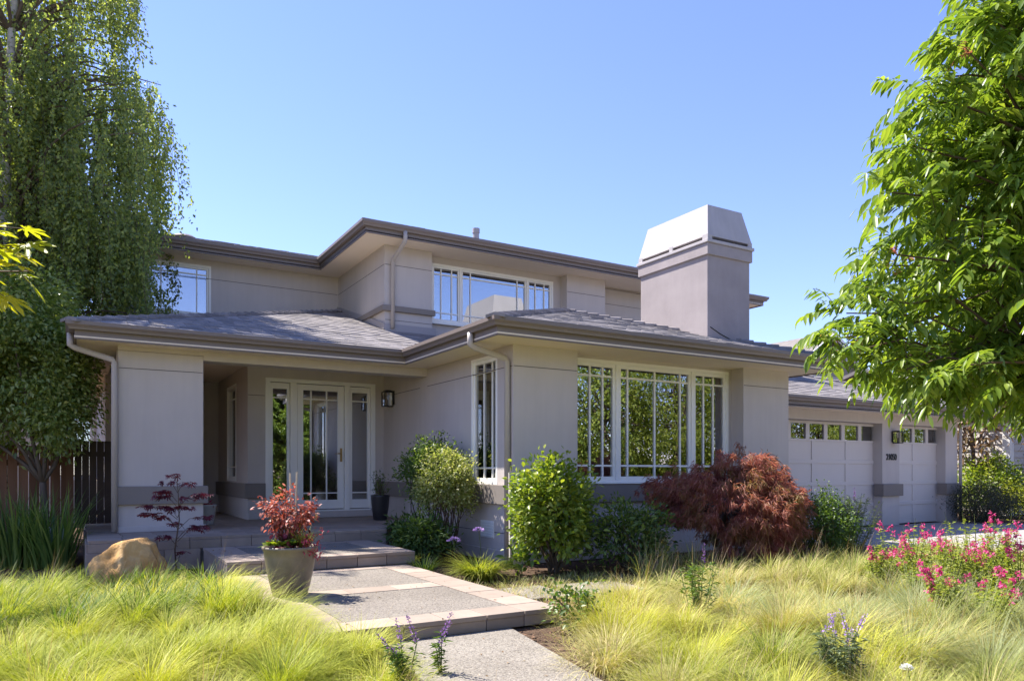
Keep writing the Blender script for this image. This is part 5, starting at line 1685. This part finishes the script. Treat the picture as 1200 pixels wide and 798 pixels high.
def porch_pots():
    x, y = px(445.5, 13.25); z = .44
    t = thing('black_planter', (x, y, z), 'tall tapered black pot on the porch right of the front door', 'planter')
    u = MB(); u.lathe([(0.115, 0), (0.12, .01), (0.15, .22), (0.168, .42), (0.172, .45), (0.158, .45), (0.15, .40), (0.1, .40)], (x, y, z), 32); u.build('pot', M['black_pot'], t, smooth=True)
    p = thing('porch_shrub', (x, y, z + .4), 'sparse dark leaved plant in the tall black porch pot', 'plant')
    st = MB(); lf = Leaves()
    for k in range(22):
        a = random.uniform(0, 6.28); rr = random.uniform(.04, .2)
        q = woody(st, (x, y, z + .40), (x + math.cos(a) * rr, y + math.sin(a) * rr, z + .42 + random.uniform(.12, .52)), .004, .0015, .1, 5)
        m = 14; P = np.array(q)[rng.integers(2, 6, m)] + rng.normal(size=(m, 3)) * .02
        lf.add(P, unit(rng.normal(size=(m, 3)) + UP * .2), unit(UP + rng.normal(size=(m, 3)) * .4), rng.uniform(.035, .06, m), rng.uniform(.016, .026, m), .2, .1)
    st.build('stem', M['twig'], p); lf.build('leaves', M['dark_leaf'], p)
    x, y = px(243.5, 11.9); y = 12.95; x = 1.87
    t = thing('pale_planter', (x, y, z), 'small pale grey pot on the porch behind the pier', 'planter')
    u = MB(); u.lathe([(0.10, 0), (0.105, .01), (0.135, .26), (0.145, .30), (0.148, .33), (0.132, .33), (0.125, .29), (.08, .29)], (x, y, z), 28); u.build('pot', M['pale_pot'], t, smooth=True)
    p = thing('porch_geranium', (x, y, z + .29), 'small pink tinged plant in the pale porch pot', 'plant')
    lf = Leaves(); m = 90; d = np.concatenate([hdir(m), rng.uniform(-.2, 1.1, (m, 1))], 1)
    lf.add(np.array([x, y, z + .31]) + rng.normal(size=(m, 3)) * np.array([.05, .05, .02]), d, unit(UP + rng.normal(size=(m, 3)) * .4), rng.uniform(.05, .11, m), rng.uniform(.02, .03, m), .25, .12, True)
    lf.build('leaves', M['magenta_leaf'], p)
porch_pots()

# ------------------------------------------------------------------ far right: hedge and trees beyond the garage
shrub('boxwood_hedge', px(1150, 18.9), 0.95, (0.72, 0.7), M['olive_leaf'], 'rounded clipped dusty hedge at the right end of the garage', n_cl=220, per=60, cl_r=0.09, L=0.045, W=0.02, z0=0.02, stems=10, shell=.7, lo=-1)
shrub('laurel_bush', px(1160, 21.3), 1.75, (0.95, 0.8), M['bright_leaf'], 'light green leafy bush behind the clipped hedge', n_cl=150, per=30, cl_r=0.13, L=0.13, W=0.06, z0=0.1, stems=8)
shrub('abelia_bush', px(1213, 20.3), 1.15, (0.85, 0.8), M['gold_blade'], 'yellow green low bush at the right edge beyond the driveway', n_cl=130, per=34, cl_r=0.1, L=0.07, W=0.04, z0=0.03, stems=8)
shrub('privet_bush', px(1215, 23.0), 2.4, (1.2, 0.9), M['mid_leaf'], 'taller green bush at the right edge by the neighbouring house', n_cl=150, per=34, cl_r=0.14, L=0.09, W=0.045, z0=0.1, stems=8)
def bronze_tree():
    x, y = px(1143, 21.8)
    t = thing('bronze_magnolia', (x, y, 0), 'tree with large bronze brown leaves between garage and neighbouring house', 'tree')
    s = MB(); p = woody(s, (x, y, 0), (x, y, 5.2), .07, .02, .03, 8)
    P, out, C = crown_pts((x, y, 3.6), (1.35, 1.35, 2.3), 120, 20, .16, .35)
    for q in C[::3]:
        b = p[min(7, max(1, int(q[2] / 5.2 * 8) - 1))]
        woody(s, b, tuple(q), .018, .005, .08, 4)
    n = len(P); D = unit(out + rng.normal(size=P.shape) * .8); N = unit(UP + rng.normal(size=P.shape) * .6)
    Leaves().add(P, D, N, rng.uniform(.13, .22, n), rng.uniform(.06, .09, n), .15, .12, True).build('crown', M['bronze_leaf'], t)
    s.build('trunk', M['bark'], t, smooth=True)
bronze_tree()

def street_tree(x, y, h, r, label, seed):
    t = thing('street_tree', (x, y, 0), label, 'tree', 'trees across the street')
    s = MB(); p = woody(s, (x, y, 0), (x + .2, y, h * .8), .2, .05, .03, 8)
    P, out, C = crown_pts((x, y, h * .56), (r * 1.25, r * 1.1, h * .47), 330, 62, .34, .5)
    for q in C[::5]: woody(s, p[3 + int(rng.integers(0, 4))], tuple(q), .05, .01, .08, 4)
    n = len(P); D = unit(out * .6 + rng.normal(size=P.shape) * .7 - UP * .2); N = unit(out + UP * .6 + rng.normal(size=P.shape) * .5)
    Leaves().add(P, D, N, rng.uniform(.14, .26, n), rng.uniform(.08, .13, n), .15, .12).build('crown', M['street_leaf'], t)
    s.build('trunk', M['bark'], t, smooth=True)
for i, (x, y, h, r) in enumerate(((7.5, -15.5, 8.5, 3.0), (13.5, -14.5, 7.6, 2.8), (19.5, -16, 9.0, 3.3), (26, -15, 9.2, 3.4), (33, -17, 10.5, 3.9), (42, -19, 12, 4.4), (2, -17, 8.5, 3.0), (52, -17, 9, 3.6), (63, -18, 10, 3.8), (76, -17, 10, 4.0))):
    street_tree(x, y, h, r, ['shady street tree across the road, first from the path', 'smaller street tree across the road, second from the path', 'round street tree across the road, third along', 'street tree across the road facing the big window', 'tall street tree across the road, well to the right', 'tallest street tree across the road at the far right end', 'street tree across the road straight behind the camera', 'street tree across the road opposite the garage', 'street tree across the road past the garage', 'farthest street tree across the road to the right'][i], i)

def far_hedge():
    n = 90000
    P = np.stack([rng.uniform(-14, 120, n), -18.6 + rng.normal(size=n) * .55, rng.random(n) ** .8 * 3.2], 1)
    P[:, 2] *= .75 + .35 * np.sin(P[:, 0] * .9) * np.sin(P[:, 0] * .37 + 1)
    D = unit(rng.normal(size=(n, 3)) + np.array([0, .6, .2])); N = unit(rng.normal(size=(n, 3)) * .6 + np.array([0, .5, .7]))
    o = Leaves().add(P, D, N, rng.uniform(.24, .40, n), rng.uniform(.14, .22, n), .15, .12).build('hedge', M['street_leaf'])
    tag(o, 'long leafy hedge across the road behind the street trees', 'hedge')
far_hedge()
flower_stem('white_daisy', px(1066, 4.15), .20, 'small white flower low in the grass at the bottom edge', M['white_flower'], head=.02)

# ------------------------------------------------------------------ meadow grass
def in_poly(P, poly):
    x, y = P[:, 0], P[:, 1]; r = np.zeros(len(P), bool); n = len(poly)
    for i in range(n):
        x1, y1 = poly[i]; x2, y2 = poly[(i + 1) % n]
        c = ((y1 > y) != (y2 > y)) & (x < (x2 - x1) * (y - y1) / (y2 - y1 + 1e-12) + x1)
        r ^= c
    return r

def meadow(name, label, poly, mat, spacing, wind, L, per, seeds=0.0, lift=0.0, core=0.11, wide=1.0):
    """tussocks: blades start close together, fan out and flop over with the wind"""
    poly_a = np.array(poly)
    lo, hi = poly_a.min(0), poly_a.max(0)
    gx, gy = np.meshgrid(np.arange(lo[0], hi[0], spacing), np.arange(lo[1], hi[1], spacing * .87))
    gx = gx + (np.arange(gx.shape[0])[:, None] % 2) * spacing * .5
    C = np.stack([gx.ravel(), gy.ravel()], 1) + rng.uniform(-.45, .45, (gx.size, 2)) * spacing
    C = C[in_poly(C, poly)]
    # only what lies before the camera (a generous margin either side)
    Zc = C[:, 0] * math.sin(TH) + C[:, 1] * math.cos(TH); Xc = C[:, 0] * math.cos(TH) - C[:, 1] * math.sin(TH)
    k = (Zc > 2.2) & (np.abs(Xc) < Zc * .85 + .8)
    C, Zc = C[k], Zc[k]
    m = len(C)
    dens = np.clip(6.0 / Zc, .5, 1.3)
    size = rng.uniform(.62, 1.3, m)
    cnt = (per * dens * size).astype(int)
    idx = np.repeat(np.arange(m), cnt); n = len(idx)
    ph = C[:, 0] * 1.3 + C[:, 1] * .9
    swirl = np.stack([np.cos(ph * .9 + rng.normal(size=m) * .7), np.sin(ph * 1.1 + 1 + rng.normal(size=m) * .7)], 1)
    clean = swirl * .38 + np.array(wind)
    d = hdir(n); q_ = np.sqrt(rng.random(n)); rr = core * size[idx] * q_
    loose = rng.random(n) < .16                                   # some fill the gaps between tussocks
    rr = np.where(loose, spacing * .75 * q_, rr)
    P = np.stack([C[idx, 0] + d[:, 0] * rr, C[idx, 1] + d[:, 1] * rr, np.full(n, -.02)], 1)
    dirs = unit(d * (.45 + .75 * q_)[:, None] + clean[idx] * .85 + rng.normal(size=(n, 2)) * .16)
    ln = L * size[idx] * rng.uniform(.5, 1.15, n) * np.where(loose, .7, 1)
    a0 = .10 + .75 * q_ * rng.random(n); a1 = a0 + (.85 + 1.25 * rng.random(n) ** .7) * (1 - lift) * rng.uniform(.6, 1.3, m)[idx]
    w = .0040 * wide * np.clip(Zc[idx] / 5.5, .8, 1.9) * rng.uniform(.6, 1.25, n) * np.where(rng.random(n) < .12, 1.9, 1.0)
    dead = rng.random(n) < .07                                    # dry bent blades lying any way
    dirs = np.where(dead[:, None], hdir(n), dirs); a1 = np.where(dead, a1 + .5, a1)
    ctone = np.clip(.5 + .24 * np.sin(ph * .55 + 2) + rng.normal(size=m) * .20, 0, 1)
    tone_ = np.clip(ctone[idx] * .58 + rng.random(n) * .42 + dead * .5, 0, 1)
    o = blade_obj(name, [blades(P, dirs, ln, w, a0, a1, 4)], M[mat], None, tone_)
    tag(o, label, 'grass', kind='stuff')
    if seeds:
        m2 = int(n * seeds)
        q = rng.choice(n, m2, replace=False)
        a = rng.uniform(.0, .35, m2)
        o2 = blade_obj('grass_stalks', [blades(P[q], unit(clean[idx[q]] + rng.normal(size=(m2, 2)) * .5), ln[q] * 1.25, w[q] * .6, a, a + rng.uniform(.1, .7, m2), 4)], M['seed_head'])
        tag(o2, 'thin straw coloured seed stalks rising out of the meadow', 'grass', kind='stuff')
    return n

LEFT = [(-6.5, 1.2), (1.45, 1.2), (1.66, 3.2), (1.92, 4.6), (1.95, 5.22), (1.40, 5.26), (1.36, 8.7), (1.40, 9.3), (0.9, 9.1), (0.2, 9.0), (-.4, 9.3), (-6.5, 9.3)]
RIGHT = [(2.66, 1.2), (13, 1.2), (12, 4), (11.8, 6.5), (10.6, 6.7), (8.8, 6.55), (7.4, 6.8), (6.2, 6.7), (5.4, 6.2), (4.4, 5.9), (3.85, 5.3), (3.32, 4.5), (2.88, 3.6), (2.68, 2.5)]
n1 = meadow('grass', 'flopped lime green fescue meadow left of the entry pad', LEFT, 'meadow_lime', .47, (.42, -.26), .40, 760, .010, 0, .10)
n2 = meadow('grass', 'straw and green fescue meadow right of the garden path', RIGHT, 'meadow_straw', .46, (.32, -.20), .40, 680, .025, .03, .10)
meadow('grass', 'fescue tussocks spilling over the left edge of the entry pad', [(1.02, 5.0), (1.36, 5.0), (1.40, 8.3), (1.05, 8.3)], 'meadow_lime', .30, (.9, -.25), .50, 420, .01, 0)
meadow('grass', 'lime tussocks hiding the front left corner of the entry pad', [(1.3, 4.6), (1.95, 4.5), (1.98, 5.1), (1.35, 5.15)], 'meadow_lime', .28, (.3, .1), .46, 420, .01, .1)
meadow('grass', 'green tussocks along the mulch edge right of the garden path', [(2.7, 2.4), (2.95, 3.4), (3.38, 4.4), (3.9, 5.2), (4.4, 5.6), (4.2, 5.0), (3.6, 3.6), (3.2, 2.6)], 'meadow_lime', .30, (-.35, -.25), .40, 400, .01, .2)
meadow('grass', 'darker green sedge among the fescue along the back of the left meadow', [(-4.5, 7.0), (-.5, 6.8), (1.25, 6.4), (1.3, 8.6), (.9, 9.2), (-4.5, 9.4)], 'meadow_sedge', .38, (.3, -.2), .40, 190, 0, .3, .10, 1.8)
meadow('grass', 'blue green fescue tussocks near the pink salvias', [(4.6, 1.8), (7.6, 2.2), (8.2, 3.4), (7.2, 4.6), (6.0, 4.2), (5.4, 5.2), (4.8, 4.2)], 'meadow_blue', .45, (.3, -.3), .50, 380, 0, .1)
meadow('grass', 'green fescue patch in the middle of the right meadow', [(3.2, 2.4), (4.8, 2.4), (5.2, 4.6), (4.6, 5.6), (3.9, 4.6)], 'meadow_lime', .5, (.3, -.3), .44, 420, 0, .1)
meadow('grass', 'tall straw tipped grasses along the bed before the laceleaf maple', [(5.6, 6.6), (6.4, 6.9), (8.0, 6.8), (9.6, 6.5), (10.2, 6.8), (9.4, 6.9), (8.2, 7.05), (6.4, 7.15)], 'meadow_straw', .25, (.2, -.1), .50, 110, .35, .45)
meadow('grass', 'sparse dry low grass beside the stepping stones', [(3.7, 5.9), (5.6, 6.1), (5.9, 7.6), (3.75, 7.7)], 'meadow_straw', .2, (.2, -.1), .13, 60, 0, .3)
def litter():
    n = 130
    P = np.stack([rng.uniform(1.5, 3.6, n), rng.uniform(3.0, 10.4, n), np.zeros(n)], 1)
    P[:, 2] = np.where(P[:, 1] < 5.27, .016, np.where(P[:, 1] < 8.74, .139, .295))
    D = np.concatenate([hdir(n), rng.uniform(0, .3, (n, 1))], 1)
    o = Leaves().add(P, D, unit(UP + rng.normal(size=(n, 3)) * .3), rng.uniform(.015, .045, n), rng.uniform(.008, .02, n), 0, .2).build('fallen_leaves', M['bronze_leaf'])
    tag(o, 'dry fallen leaves scattered over the paving', 'leaves', kind='stuff')
litter()
print('blades', n1, n2)
